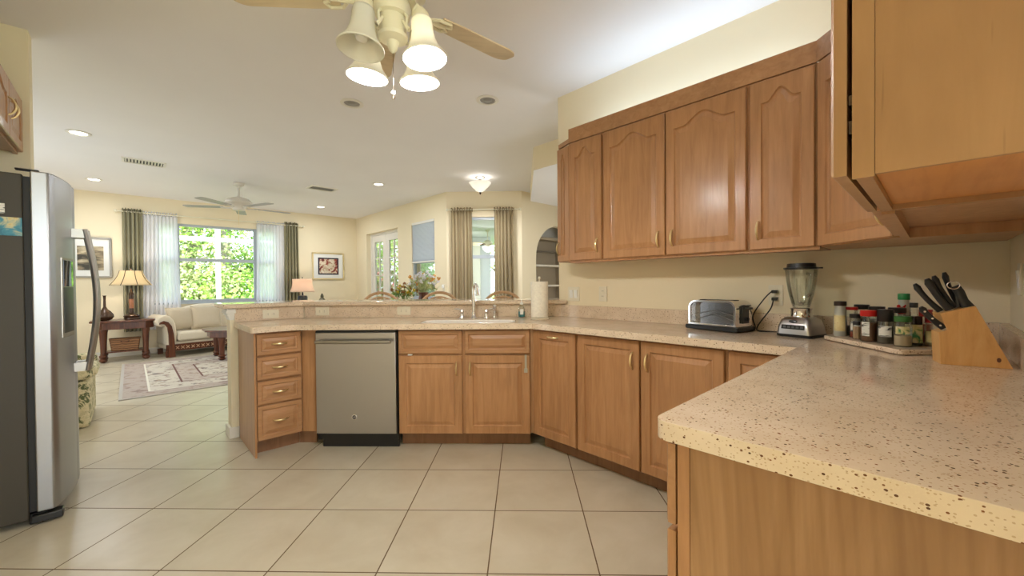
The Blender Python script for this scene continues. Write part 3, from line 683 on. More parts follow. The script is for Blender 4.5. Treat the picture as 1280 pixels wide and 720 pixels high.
# ================================================================== wall cabinets
ZB, ZT, ZC = 1.362, 2.232, 2.345
def wall_cabinet(label, loc, th, x0, x1, doors, depth=.325, z0=ZB, z1=ZT + .01, arch=.06, mat='maple', group=None, recess=False):
    t = thing('wall_cabinet', label, 'cabinet', loc, th, group)
    mb = MB()
    if recess:
        mb.box(x0, x1, .022, depth, z0 + .03, z1)
        mb.box(x0, x1, .022, .045, z0 - .006, z0 + .03); mb.box(x0, x0 + .016, .045, depth, z0 - .006, z0 + .03)
        mb.build('body', M[mat], t, smooth=False)
    else:
        mb.box(x0, x1, .022, depth, z0, z1); mb.box(x0, x1, .022, .042, z0 - .012, z0); mb.build('body', M[mat], t, smooth=False)
    for a, b, hx, hz in doors:
        o = panel('door', t, a, b, z0 + .004, z1 - .012, 0, M[mat], arch=arch, stile=.052)
        if hx is not None: pull(o, hx, hz, 0, True)
    return t
UO = at(3.353, 2.66)
wall_cabinet('single-door maple wall cabinet, leftmost on the main wall, beside the angled end', UO, -45, 0, .292, [(.006, .286, .256, 1.465)])
wall_cabinet('double-door maple wall cabinet with arched panels in the middle of the wall', UO, -45, .293, 1.198, [(.305, .742, .703, 1.465), (.750, 1.190, .790, 1.465)])
wall_cabinet('single-door maple wall cabinet above the blender', UO, -45, 1.199, 1.500, [(1.208, 1.484, 1.246, 1.465)])
# angled end cabinet, a five-sided prism
t = thing('wall_cabinet', 'slim angled maple end cabinet at the far left end of the wall cabinets', 'cabinet', (0, 0, 0), 0)
P0, P1 = sd(3.353 + .03, 2.664), (.275, 3.150)
th_e = math.degrees(math.atan2(P0[1] - P1[1], P0[0] - P1[0]))
W_e = math.hypot(P0[0] - P1[0], P0[1] - P1[1])
t.location = (P1[0], P1[1], 0); t.rotation_euler = (0, 0, math.radians(th_e))
Minv = (Matrix.Translation((P1[0], P1[1], 0)) @ Matrix.Rotation(math.radians(th_e), 4, 'Z')).inverted()
loc2 = lambda p: tuple((Minv @ Vector((p[0], p[1], 0))).xy)
b5 = [(0.0, .022), (W_e - .012, .022), loc2(sd(3.815, 2.664)), loc2(sd(3.815, 2.92)), loc2((.30, 3.19))]
MB().prism(b5, ZB, ZT + .01).build('body', M['maple'], t, smooth=False)
o = panel('door', t, .004, W_e - .014, ZB + .004, ZT - .002, 0, M['maple'], arch=.04, stile=.045); pull(o, .028, 1.465, 0, True)
# corner diagonal cabinet
t = thing('wall_cabinet', 'diagonal corner wall cabinet with pale reflective maple door right of the blender cabinet', 'cabinet', (1.401, 1.953, 0), -90)
c5 = [(.004, .020), (.393, .020), (.612, .240), (.22, .625), (-.195, .225)]
MB().prism(c5, ZB, ZT + .01).build('body', M['maple'], t, smooth=False)
o = panel('door', t, .006, .388, ZB + .004, ZT - .002, 0, M['maple'], arch=.06, stile=.05); pull(o, .355, 1.465, 0, True)
# crown strip on top of the run
mb = MB()
crown = [sd(3.353 + .02, 2.668), sd(3.353 + .02, .553), (1.401 + .02, 1.556)]
def strip(mb, a, b, z0, z1, t0=.018, lean=.0):
    a, b = Vector(a), Vector(b); e = (b - a).normalized(); nrm = Vector((-e.y, e.x)); nrm = -nrm if nrm.x < 0 and abs(nrm.x) > .5 else nrm
    mb.add([(a.x, a.y, z0), (b.x, b.y, z0), (b.x + nrm.x * t0, b.y + nrm.y * t0, z0), (a.x + nrm.x * t0, a.y + nrm.y * t0, z0),
            (a.x, a.y, z1), (b.x, b.y, z1), (b.x + nrm.x * t0, b.y + nrm.y * t0, z1), (a.x + nrm.x * t0, a.y + nrm.y * t0, z1)],
           [(0, 3, 2, 1), (4, 5, 6, 7), (0, 1, 5, 4), (1, 2, 6, 5), (2, 3, 7, 6), (3, 0, 4, 7)])
strip(mb, crown[0], crown[1], ZT + .012, ZC); strip(mb, crown[1], crown[2], ZT + .012, ZC)
strip(mb, (.29, 3.155), crown[0], ZT + .012, ZC - .07)
tag(mb.build('crown_strip', M['maple_x'], smooth=False), 'plain maple riser strip along the top of the main wall cabinets', 'moulding')
# near wall cabinets on the right-hand wall: local x runs towards the camera
RO = at(2.957, .155)
w_a = .800; 
wall_cabinet('maple wall cabinet between the corner and the nearest one, seen from below', RO, -135, .004, .798, [(.008, .398, .36, 1.465), (.404, .794, .44, 1.465)], mat='maple', recess=True, z1=2.33)
nc = thing('wall_cabinet', 'nearest wall cabinet with golden scratched side panel filling the upper right corner', 'cabinet', RO, -135)
xe = (2.957 - 1.168) / R2
mb = MB(); mb.box(.800, xe, .022, .328, ZB + .035, 2.33); mb.box(.800, xe - .0, .022, .042, ZB, ZB + .035); mb.box(.800, .823, .042, .328, ZB, ZB + .035); mb.box(xe - .004, xe, .042, .328, ZB + .0, ZB + .035)
mb.build('body', M['maple_end'], nc, smooth=False)
MB().box(.824, xe - .0045, .0425, .328, ZB + .012, ZB + .034).build('underside', M['maple_raw'], nc, smooth=False)
MB().box(xe + .0005, xe + .008, .020, .046, ZB - .004, 2.33).build('face_stile', M['maple_end'], nc, smooth=False)
MB().box(xe + .0005, xe + .005, .0465, .328, ZB + .0, 2.33).build('side_panel', M['maple_end'], nc, smooth=False)
o = panel('door', nc, .806, xe + .012, ZB + .002, 2.318, -.006, M['maple_end'], arch=.06, stile=.052)
o2 = MB(); o2.box(xe - .03, xe + .003, .0155, .0195, 1.43, 1.45); o2.box(xe - .03, xe + .004, .0155, .0195, 1.475, 1.49); o2.build('hinge', M['bronze'], nc, smooth=False)
# cabinet above the fridge
fc = wall_cabinet('small double-door maple cabinet above the fridge', at(-.66, 4.30), 135, 0, .845, [(.004, .462, .43, 2.19), (.468, .838, .50, 2.19)], depth=.60, z0=2.03, z1=2.365, arch=.045)

# ================================================================== wall plates
def outlet(name, label, loc, th, z, kind='outlet', horizontal=False, cat='outlet', group=None):
    t = thing(name, label, cat, (loc[0], loc[1], z), th, group)
    w_, h_ = (.118, .073) if (horizontal or kind == 'switch2') else (.073, .118)
    if kind == 'switch2': w_, h_ = .118, .118
    mb = MB(); mb.prism_y(rr(-w_ / 2, w_ / 2, -h_ / 2, h_ / 2, .005, 2), -.006, 0); mb.build('plate', M['plate'], t, bevel=.0015)
    if kind == 'outlet':
        for sgn in (-1, 1):
            cx, cz = (sgn * .021, 0) if horizontal else (0, sgn * .021)
            mb = MB(); mb.prism_y(rr(cx - .0135, cx + .0135, cz - .0135, cz + .0135, .006, 3), -.0085, -.006); r_ = mb.build('receptacle', M['plate'], t)
            mb = MB()
            for dx in (-.0055, .0055):
                if horizontal: mb.box(cx - .004, cx + .004, -.0091, -.0086, cz + dx - .001, cz + dx + .001)
                else: mb.box(cx + dx - .001, cx + dx + .001, -.0091, -.0086, cz - .001, cz + .007)
            mb.build('slots', M['darkgap'], r_, smooth=False)
    else:
        for cx in ((-.023, .023) if kind == 'switch2' else (0,)):
            mb = MB(); mb.add([(cx - .0165, -.006, -.033), (cx + .0165, -.006, -.033), (cx + .0165, -.006, .033), (cx - .0165, -.006, .033), (cx - .0165, -.0075, -.033), (cx + .0165, -.0075, -.033), (cx + .0165, -.012, .033), (cx - .0165, -.012, .033)],
                              [(0, 1, 5, 4), (1, 2, 6, 5), (2, 3, 7, 6), (3, 0, 4, 7), (4, 5, 6, 7), (3, 2, 1, 0)])
            mb.build('rocker', M['white_plastic'], t, smooth=False)
    return t
outlet('wall_outlet', 'ivory double outlet on the angled end of the bar splash', at(1.194, 5.372), 45, .964, horizontal=True)
outlet('wall_outlet', 'ivory double outlet on the bar splash above the dishwasher left edge', (-1.745, 3.461), 0, .972, horizontal=True)
outlet('wall_outlet', 'ivory double outlet on the bar splash left of the faucet', (-1.028, 3.461), 0, .972, horizontal=True)
outlet('light_switch', 'ivory two-rocker light switch right of the paper towels', at(3.82, 2.955), -45, 1.108, 'switch2', cat='switch')
outlet('wall_outlet', 'ivory upright outlet on the cream wall next to the light switch', at(3.82, 2.547), -45, 1.112)
outlet('wall_outlet', 'ivory outlet with two black plugs beside the blender', at(3.82, .895), -45, 1.120)
outlet('light_switch', 'ivory switch at the right edge above the knife block', at(3.38, -.31), -135, 1.20, 'switch1', cat='switch')

# ================================================================== sink things
fz = .9143
fx = thing('faucet', 'tall chrome gooseneck faucet with two lever handles behind the sink', 'faucet', (-.405, 3.335, fz))
mb = MB(); mb.lathe([(.027, 0), (.027, .008), (.018, .02), (.0145, .05)], n=20)
arc = [(0, 0, .03), (0, 0, .20)] + [(0.018 - .018 * math.cos(a), -.024 + .024 * math.cos(a) - 0.0, .235 + .045 * math.sin(a)) for a in [PI * k / 10 for k in range(11)]]
mb.tube(arc, [.013] * len(arc), 12); mb.tube([arc[-1], (.037, -.050, .205), (.039, -.052, .19)], [.014, .018, .017], 12); mb.build('spout', M['chrome'], fx)
for cx, dx in ((-.098, -1), (.105, 1)):
    mb = MB(); mb.T = Matrix.Translation((cx, 0, 0)); mb.lathe([(.025, 0), (.025, .006), (.016, .02), (.013, .045), (.018, .055), (.014, .068), (.004, .072)], n=18)
    mb.tube([(0, 0, .06), (dx * .02 if dx < 0 else dx * .02, -.005, .072), (dx * .05, -.012, .078), (dx * .065, -.015, .072)], [.007, .006, .006, .004], 8); mb.build('handle', M['chrome'], fx)
sp = thing('side_sprayer', 'small chrome side sprayer to the right of the faucet handles', 'sprayer', (-.232, 3.345, fz))
MB().lathe([(.020, 0), (.020, .006), (.012, .02), (.011, .03)], n=16).build('base', M['chrome'], sp)
MB().lathe([(.010, .03), (.012, .05), (.011, .075), (.017, .09), (.017, .105), (.006, .112)], n=16).build('spray_head', M['chrome'], sp)
so = thing('soap_bottle', 'small clear dish soap bottle with teal liquid beside the paper towels', 'bottle', (-.008, 3.395, fz))
MB().lathe([(.026, 0), (.028, .01), (.028, .06), (.022, .085), (.013, .098), (.012, .108)], n=20, sy=.7).build('bottle', M['jar_glass'], so)
MB().lathe([(.024, .003), (.026, .012), (.026, .05)], n=20, sy=.68).build('soap', plain('teal_soap', L(70, 150, 160), .2), so)
MB().lathe([(.014, .108), (.014, .124), (.005, .126), (.004, .150)], n=14).build('pump', M['white_plastic'], so)
MB().box(-.012, .016, -.0205, -.0195, .025, .07).build('sticker', M['white_plastic'], so, smooth=False)
pt = thing('paper_towel_holder', 'upright holder with a full roll of cream paper towels at the worktop corner', 'paper towels', (.137, 3.225, fz))
MB().lathe([(.072, 0), (.075, .004), (.075, .010), (.05, .014)], n=32).build('base', M['plate'], pt)
MB().lathe([(.006, .012), (.006, .318), (.012, .322), (.008, .34)], n=12).build('rod', M['plate'], pt)
mb = MB(); mb.lathe([(.024, .016), (.068, .016), (.069, .02), (.069, .296), (.067, .300), (.024, .300), (.022, .29), (.022, .02)], n=40, cap=False); mb.build('paper_roll', M['paper'], pt)

# ================================================================== toaster
to = thing('toaster', 'chrome long-slot toaster with a glass front window on the right worktop', 'toaster', (1.180, 2.252, fz), -57)
W, D = .295, .165      # local x from -W to 0
mb = MB(); mb.prism_y(rr(-W - .012, .012, .004, .030, .008, 3), -.012, D + .008); mb.build('base', M['black'], to, bevel=.003)
def tp_(x0, x1, z0, z1, r):
    return [(x0, z0), (x1, z0)] + [(x1 - r + r * math.cos(a), z1 - r * .9 + r * .9 * math.sin(a)) for a in [PI / 2 * k / 8 for k in range(9)]] + [(x0 + r + r * math.cos(a), z1 - r * .9 + r * .9 * math.sin(a)) for a in [PI / 2 + PI / 2 * k / 8 for k in range(9)]]
prof = tp_(-W, 0, .0305, .178, .05); mb = MB()
# shell as a hoop with an open front
def hoop(mb, p_out, p_in, y0, y1):
    n = len(p_out)
    mb.add([(p[0], y0, p[1]) for p in p_out] + [(p[0], y0, p[1]) for p in p_in] + [(p[0], y1, p[1]) for p in p_out] + [(p[0], y1, p[1]) for p in p_in],
           [f for i in range(n) for j in [(i + 1) % n] for f in ((i, j, n + j, n + i), (2 * n + j, 2 * n + i, 3 * n + i, 3 * n + j), (j, i, 2 * n + i, 2 * n + j), (n + i, n + j, 3 * n + j, 3 * n + i))])
hoop(mb, prof, tp_(-W + .014, -.014, .0405, .166, .038), 0, D); mb.build('shell', M['chrome'], to, bevel=.002)
MB().prism_y(tp_(-W + .0145, -.0145, .0410, .1655, .0375), .05, D - .01).build('interior', plain('smoked_steel', (.30, .30, .31, 1), .16, 1), to)
MB().prism_y(tp_(-W + .0145, -.0145, .0410, .1655, .0375), .006, .009).build('window', M['glass'], to)
mb = MB()
for k in range(2): mb.tube([(-W + .03, .030, .062 + k * .03), (-W * .5, .030, .10 + k * .02), (-.03, .030, .062 + k * .03)], .0016, 6)
mb.build('guard_wires', M['chrome'], to)
MB().box(-W + .04, -.04, D * .35, D * .62, .1775, .1795).build('slot', M['darkgap'], to, smooth=False)
mb = MB(); mb.box(.001, .010, D * .3, D * .7, .05, .15); mb.build('control_panel', M['black'], to, bevel=.002)
mb = MB(); mb.box(.011, .040, D * .40, D * .60, .130, .142); mb.build('lever', M['black'], to, bevel=.003)
mb = MB(); mb.T = Matrix.Translation((.0105, D * .5, .075)) @ Matrix.Rotation(PI / 2, 4, 'Y'); mb.lathe([(.013, 0), (.013, .012), (.010, .014)], n=16); mb.build('dial', M['black'], to)

# ================================================================== blender
bl = thing('blender', 'kitchen blender with glass jar, black lid and brushed metal base', 'blender', (1.450, 2.128, fz), -60)
mb = MB()
def sq(mb, levels, n=6):
    vs_ = []; m = None
    for (hx, hy, z, r) in levels: p = rr(-hx, hx, -hy, hy, r, n); m = len(p); vs_ += [(q[0], q[1], z) for q in p]
    fs = [(i * m + k, i * m + (k + 1) % m, (i + 1) * m + (k + 1) % m, (i + 1) * m + k) for i in range(len(levels) - 1) for k in range(m)]
    fs += [list(range(m))[::-1], [(len(levels) - 1) * m + k for k in range(m)]]
    mb.add(vs_, fs)
sq(mb, [(.082, .084, .0, .02), (.084, .086, .006, .02), (.084, .086, .014, .02)]); mb.build('foot', M['black'], bl)
mb = MB(); sq(mb, [(.082, .084, .0145, .02), (.078, .08, .05, .02), (.070, .07, .085, .025), (.055, .055, .100, .03)]); mb.build('motor_base', M['steel'], bl, ang=50)
mb = MB(); mb.lathe([(.050, .1005), (.048, .105), (.046, .135), (.050, .145), (.044, .148)], n=32); mb.build('collar', M['chrome'], bl)
mb = MB(); mb.add([(-.055, -.0805, .040), (.055, -.0805, .040), (.053, -.0790, .062), (-.053, -.0790, .062), (-.055, -.084, .040), (.055, -.084, .040), (.053, -.0815, .062), (-.053, -.0815, .062)],
                  [(4, 5, 6, 7), (0, 3, 2, 1), (0, 1, 5, 4), (1, 2, 6, 5), (2, 3, 7, 6), (3, 0, 4, 7)]); cp = mb.build('control_panel', M['black'], bl, smooth=False)
mb = MB()
for k in range(5): mb.box(-.044 + k * .02, -.032 + k * .02, -.0865, -.0842, .046, .056)
mb.build('buttons', plain('grey_button', L(90, 90, 92), .4), cp, smooth=False)
mb = MB(); mb.T = Matrix.Translation((0, -.0785, .080)) @ Matrix.Rotation(PI / 2 - .45, 4, 'X'); mb.lathe([(.020, 0), (.020, .002), (.018, .003)], n=20, sy=.42); mb.build('emblem', M['black'], bl)
mb = MB()
jar_p = [(.036, .150), (.040, .160), (.055, .22), (.066, .29), (.071, .345)]
mb.lathe(jar_p + [(.068, .345), (.063, .29), (.052, .22), (.037, .165), (.010, .158)], n=32, cap=False)
for k in range(4):
    a = PI / 4 + PI / 2 * k; mb.tube([(.040 * math.cos(a), .040 * math.sin(a), .17), (.054 * math.cos(a), .054 * math.sin(a), .23), (.064 * math.cos(a), .064 * math.sin(a), .30)], .003, 6)
mb.tube([(.0, .062, .325), (.0, .098, .315), (.0, .105, .27), (.0, .092, .215), (.0, .055, .205)], .008, 8)
mb.build('glass_jar', M['jar_glass'], bl)
mb = MB(); mb.lathe([(.01, .158), (.012, .170), (.004, .176)], n=10)
for k in range(4): a = PI / 2 * k + .3; mb.tube([(0, 0, .170), (.022 * math.cos(a), .022 * math.sin(a), .178 + .008 * (k % 2))], [.003, .001], 6)
mb.build('blades', M['chrome'], bl)
mb = MB(); mb.lathe([(.074, .346), (.078, .350), (.078, .356), (.064, .358), (.062, .376), (.055, .378)], n=32); mb.box(.065, .092, -.014, .014, .348, .355); mb.build('lid', M['black'], bl)

def cord(label, pts, r=.0035, name='power_cord', sub=6):
    P = [Vector(p) for p in pts]; out = []
    for i in range(len(P) - 1):
        p0, p1, p2, p3 = P[max(i - 1, 0)], P[i], P[i + 1], P[min(i + 2, len(P) - 1)]
        for k in range(sub): t = k / sub; out.append(.5 * ((2 * p1) + (p2 - p0) * t + (2 * p0 - 5 * p1 + 4 * p2 - p3) * t * t + (3 * p1 - p0 - 3 * p2 + p3) * t ** 3))
    out.append(P[-1]); mb = MB(); mb.tube(out, r, 6)
    return mb, label
def at3(s, d, z): p = sd(s, d); return (p[0], p[1], z)
mb, lb = cord('black toaster cord looping up to the upper plug of the outlet', [at3(3.66, 1.24, .925), at3(3.62, 1.14, .919), at3(3.60, 1.03, .919), at3(3.66, 1.00, .935), at3(3.74, 1.04, 1.0), at3(3.75, .97, 1.09), at3(3.755, .915, 1.138), at3(3.775, .903, 1.141)])
o = tag(mb.build('power_cord', M['rubber']), lb, 'cord')
mb = MB(); mb.T = Matrix.Translation(at3(3.80, .895, 1.141)) @ Matrix.Rotation(-PI / 4, 4, 'Z'); mb.box(-.014, .014, -.024, .004, -.009, .009); mb.build('plug', M['black'], o, bevel=.003)
mb, lb = cord('black blender cord hanging from the lower plug down to the worktop', [at3(3.60, .84, .925), at3(3.65, .93, .919), at3(3.70, 1.00, .921), at3(3.74, .99, .96), at3(3.76, .92, 1.04), at3(3.765, .90, 1.09), at3(3.777, .897, 1.099)])
o = tag(mb.build('power_cord', M['rubber']), lb, 'cord')
mb = MB(); mb.T = Matrix.Translation(at3(3.80, .895, 1.099)) @ Matrix.Rotation(-PI / 4, 4, 'Z'); mb.box(-.014, .014, -.024, .004, -.009, .009); mb.build('plug', M['black'], o, bevel=.003)

# ================================================================== spice tray
tr = MB(); tp = fillet([(1.462, 1.990), (1.428, 1.556), (1.60, 1.560), (1.83, 1.745), (1.80, 1.93), (1.62, 2.08)], {0, 1, 2, 3, 4, 5}, .02, 4)
tr.prism(tp, .917, .936); trobj = tr.build('spice_tray', M['quartz'], bevel=.003); tag(trobj, 'speckled stone corner slab carrying the spice jars', 'tray')
mb = MB()
for p in ((1.50, 1.95), (1.47, 1.60), (1.62, 1.60), (1.75, 1.85), (1.62, 2.02)): mb.lathe([(.012, .9142), (.012, .9168)], p[0], p[1], 10)
mb.build('feet', M['rubber'], trobj)
TZ = .9362
def spice(label, loc, h, r, lid_h, lid_m, fill=None, fill_h=.6, neck=.8, sticker=None, glassm='jar_glass', cat='jar', name='spice_jar', sq_=False, sang=-2.35):
    t = thing(name, label, cat, (loc[0], loc[1], TZ)); n = 24
    hb = h - lid_h
    prof = [(r * .92, 0), (r, .005), (r, hb * .78), (r * neck, hb * .95), (r * neck, hb)] if name == 'spice_jar' else [(r * .92, 0), (r, .005), (r, hb * .5), (r * neck, hb * .8), (r * neck * .9, hb)]
    MB().lathe(prof, n=n).build('bottle', glassm if not isinstance(glassm, str) else M[glassm], t)
    if fill: MB().lathe([(r * .88, .003), (r * .93, .006), (r * .93, hb * .78 * fill_h)], n=n).build('contents', fill, t)
    rl = r * neck * 1.08 if lid_h < .03 else r * .98
    MB().lathe([(rl * .97, hb + .0005), (rl, hb + .002), (rl, h - .002), (rl * .94, h)], n=n).build('cap', lid_m, t)
    if sticker:
        z0, z1, half, mat = sticker; mb = MB()
        mb.grid(lambda u, v: ((r + .0006) * math.cos(sang + (u - .5) * 2 * half), (r + .0006) * math.sin(sang + (u - .5) * 2 * half), z0 + (z1 - z0) * v), 10, 1)
        mb.build('paper_sticker', mat, t)
    return t
red = plain('red_cap', L(196, 34, 30), .35); dred = plain('dark_red_cap', L(150, 26, 24), .35); blk = plain('black_cap', L(24, 20, 18), .35); brn = plain('brown_cap', L(48, 30, 22), .4)
grn = plain('green_cap', L(26, 130, 66), .35); dgrn = plain('dark_green_cap', L(50, 104, 46), .4)
honey_m = plain('amber_honey', L(96, 44, 16), .2); paprika = plain('red_paprika', L(150, 58, 34), .8); cinn = plain('brown_spice', L(120, 78, 54), .85); pepper = plain('peppercorns', L(86, 80, 70), .85)
cream_p = plain('cream_powder', L(204, 184, 150), .85); yel = pattern('yellow_label', [(.35, L(216, 196, 140)), (.6, L(226, 212, 160)), (.7, L(180, 110, 60))], 30); whl = pattern('white_label', [(.40, L(70, 70, 72)), (.46, L(226, 224, 216))], 60, stretch=(.3, .3, 2)); mixl = pattern('printed_label', [(.4, L(40, 110, 60)), (.5, L(200, 190, 130)), (.65, L(214, 206, 176))], 25)
tooth = pattern('toothpicks', [(.35, L(150, 110, 76)), (.6, L(206, 172, 132))], 60, stretch=(1, 1, .1))
frst = plain('frosted_plastic', L(196, 196, 186), .35, Transmission_Weight=.3)
spice('tall honey bottle with brown cap and yellow label, leftmost on the tray', (1.520, 1.962), .166, .0255, .022, brn, honey_m, .35, .88, (.025, .10, .9, yel), frst, name='honey_bottle', cat='bottle')
spice('small glass jar with a red lid behind the black-lidded shaker', (1.575, 1.965), .138, .0245, .014, red, pepper, .5, .95)
spice('short jar with a black lid and orange contents on the left of the tray', (1.553, 1.912), .108, .0235, .018, blk, paprika, .35, .95, (.03, .075, .8, whl))
spice('tiny black-lidded jar of toothpicks at the front of the tray', (1.514, 1.855), .080, .017, .016, blk, tooth, 1.1, .95)
spice('brown spice jar with a wide bright red lid', (1.503, 1.783), .135, .0285, .026, red, cinn, .95, .95, (.025, .085, .5, whl), sang=-2.7)
spice('pepper grinder jar with a tall black cap', (1.520, 1.722), .142, .0275, .050, blk, pepper, .9, .95, (.03, .075, .8, whl))
spice('squat glass jar with a dark green lid and cream powder', (1.520, 1.645), .120, .0275, .022, dgrn, cream_p, .55, .9, (.05, .08, .8, mixl))
spice('tall clear bottle with a bright green cap at the back', (1.690, 1.825), .205, .026, .028, grn, paprika, .3, .72, None, frst, name='shaker_bottle', cat='bottle')
spice('dark sauce bottle with a black cap and yellow-green label', (1.588, 1.672), .172, .027, .020, blk, plain('dark_sauce', L(34, 20, 14), .2), 1.0, .45, (.012, .085, 1.2, mixl), name='sauce_bottle', cat='bottle')
spice('glass spice bottle with a dark red cap at the right end', (1.640, 1.648), .118, .0245, .026, dred, cream_p, .7, .9, (.015, .06, .9, yel))
spice('red-capped bottle at the back right behind the sauce bottle', (1.700, 1.738), .140, .022, .030, dred, paprika, .9, .9)
for lb, p in (('black-lidded jar at the back left behind the red lids', (1.640, 1.985)), ('black-lidded jar at the back between the red lid and the grinder', (1.620, 1.880)), ('black-lidded jar at the back right behind the grinder', (1.625, 1.785))):
    spice(lb, p, .148 if 'left' in lb else .145, .029, .022, blk, pepper, .9, .95)
o = spice('small bottle with a red rooster-shaped stopper at the back', (1.655, 1.80), .13, .016, .014, red, cream_p, .6, .7, name='stopper_bottle', cat='bottle')
mb = MB(); mb.sphere((0, 0, .138), .013, .010, .010, 12, 8); mb.sphere((-.010, 0, .150), .007, .006, .008, 10, 6); mb.tube([(.010, 0, .142), (.020, 0, .156)], [.006, .002], 6); mb.build('stopper', red, o)

# ================================================================== knife block
kb = thing('knife_block', 'slanted light wooden knife block at the corner of the near worktop', 'knife block', (1.418, 1.399, .9142), -31.93)
KW = .085
prof = [(0, 0), (.163, 0), (.081, .199), (-.002, .172), (.017, .116), (-.004, .108)]
mb = MB(); mb.prism_y(prof, 0, KW); mb.build('block', M['block'], kb, bevel=.0015)
mb = MB(); mb.T = Matrix.Translation((.132, -.0006, .026)) @ Matrix.Rotation(PI / 2, 4, 'X'); mb.lathe([(.005, 0), (.005, .0005)], n=12, sy=1.5); mb.build('knot', M['mahogany'], kb)
def knife(label, a, b, y, w=.0115, t=.008, rivets=0, name='kitchen_knife', cat='knife'):
    k = thing(name, label, cat, (1.418, 1.399, .9142), -31.93)
    A_, B_ = Vector((a[0], y, a[1])), Vector((b[0], y, b[1])); e = (B_ - A_); mb = MB(); n = 8
    nx = Vector((-e.z, 0, e.x)).normalized(); pts = []
    for i in range(n + 1):
        u = i / n; c = A_ + e * u + nx * (.004 * math.sin(PI * u)); ww = w * (1.0 - .12 * math.sin(PI * u) + (.15 if i == n - 1 else 0)) * (.55 if i == n else 1)
        pts.append((c, ww))
    vs_ = []; m = 10
    for c, ww in pts:
        for j in range(m): an = 2 * PI * j / m; vs_.append(c + nx * ww * math.cos(an) + Vector((0, 1, 0)) * t * math.sin(an))
    mb.add(vs_, [(i * m + j, i * m + (j + 1) % m, (i + 1) * m + (j + 1) % m, (i + 1) * m + j) for i in range(n) for j in range(m)] + [list(range(m)), list(range(n * m, n * m + m))])
    h = mb.build('handle', M['black'], k)
    mb = MB(); c0 = A_ - e.normalized() * .03; c1 = A_ + e.normalized() * .002
    mb.add([c0 + nx * w * .8 + Vector((0, -.001, 0)), c0 - nx * w * .8 + Vector((0, -.001, 0)), c1 - nx * w * .8 + Vector((0, -.001, 0)), c1 + nx * w * .8 + Vector((0, -.001, 0)),
            c0 + nx * w * .8 + Vector((0, .001, 0)), c0 - nx * w * .8 + Vector((0, .001, 0)), c1 - nx * w * .8 + Vector((0, .001, 0)), c1 + nx * w * .8 + Vector((0, .001, 0))],
           [(0, 1, 2, 3), (7, 6, 5, 4), (0, 4, 5, 1), (1, 5, 6, 2), (2, 6, 7, 3), (3, 7, 4, 0)]); mb.build('blade', M['steel'], k, smooth=False)
    for i in range(rivets):
        c = A_ + e * (.15 + .33 * i) + nx * .003; rb = MB(); rb.T = Matrix.Translation((c.x, y - t + .0003, c.z)) @ Matrix.Rotation(PI / 2, 4, 'X'); rb.lathe([(.0032, 0), (.0032, .0009), (.001, .0012)], n=12); rb.build('rivet', M['rivet'], h)
    return k
knife('black riveted carving knife lowest in the block', (.012, .122), (-.046, .192), .016, .0105, .009, 3)
knife('slim black-handled knife leftmost in the top row', (.010, .178), (-.055, .272), .045, .0095, .008)
knife('wide black-handled knife second in the top row', (.028, .184), (-.028, .290), .028, .0115, .010)
knife('black-handled knife third in the top row', (.044, .190), (-.006, .300), .050, .0095, .009)
knife('honing steel with black grip standing at the back of the block', (.060, .194), (.022, .312), .060, .0085, .0085, name='honing_steel', cat='sharpener')
sc = thing('kitchen_scissors', 'black kitchen scissors with a silver-ringed grip in the block', 'scissors', (1.418, 1.399, .9142), -31.93)
mb = MB(); mb.tube([(.072, .026, .192), (.060, .026, .215), (.050, .026, .245), (.040, .026, .265)], [.016, .0125, .013, .012], 10, flat=.6); mb.build('grip', M['black'], sc)
mb = MB(); mb.tube([(.034 + .015 * math.cos(a), .018, .268 + .013 * math.sin(a)) for a in [2 * PI * k / 20 for k in range(21)]], .0016, 6); mb.build('ring', M['rivet'], sc)
mb = MB(); mb.tube([(.050, .030, .193), (.046, .030, .225), (.040, .028, .262)], [.006, .005, .005], 8); mb.build('grip', M['black'], sc)

# ================================================================== fridge
fr = thing('refrigerator', 'tall stainless side-by-side refrigerator with dark side at the left edge', 'refrigerator', at(-.405, 4.405), 135)
FW = .765; FS = .335
def fy(x): return -.052 * (1 - (2 * x / FW - 1) ** 2)
MB().box(.004, FW - .004, .095, .80, .035, 1.765).build('body', M['fridge_side'], fr, bevel=.006)
MB().box(.012, FW - .012, .071, .094, .07, 1.755).build('door_gasket', M['rubber'], fr, smooth=False)
mb = MB(); mb.box(.03, FW - .03, .03, .10, .0, .055); mb.box(.0, .06, -.02, .09, .012, .05); mb.build('foot_grille', M['black'], fr, bevel=.006)
def fdoor(x0, x1):
    n = 14; r = .018; fp = []
    for i in range(n + 1):
        x = x0 + (x1 - x0) * i / n; y = fy(x)
        e = min(x - x0, x1 - x); 
        if e < r * .5: y += r * .55
        fp.append((x, y))
    mb = MB(); mb.prism([(x1, .070), (x0, .070)] + fp, .065, 1.785)
    return mb.build('door', M['steel_door'], fr, bevel=.006, seg=3, ang=40)
d1 = fdoor(0, FS - .003); d2 = fdoor(FS + .003, FW)
mb = MB(); mb.box(.01, .05, .04, .12, 1.786, 1.794); mb.box(FW - .05, FW - .01, .04, .12, 1.786, 1.794); mb.build('hinge_cover', M['black'], fr, bevel=.004)
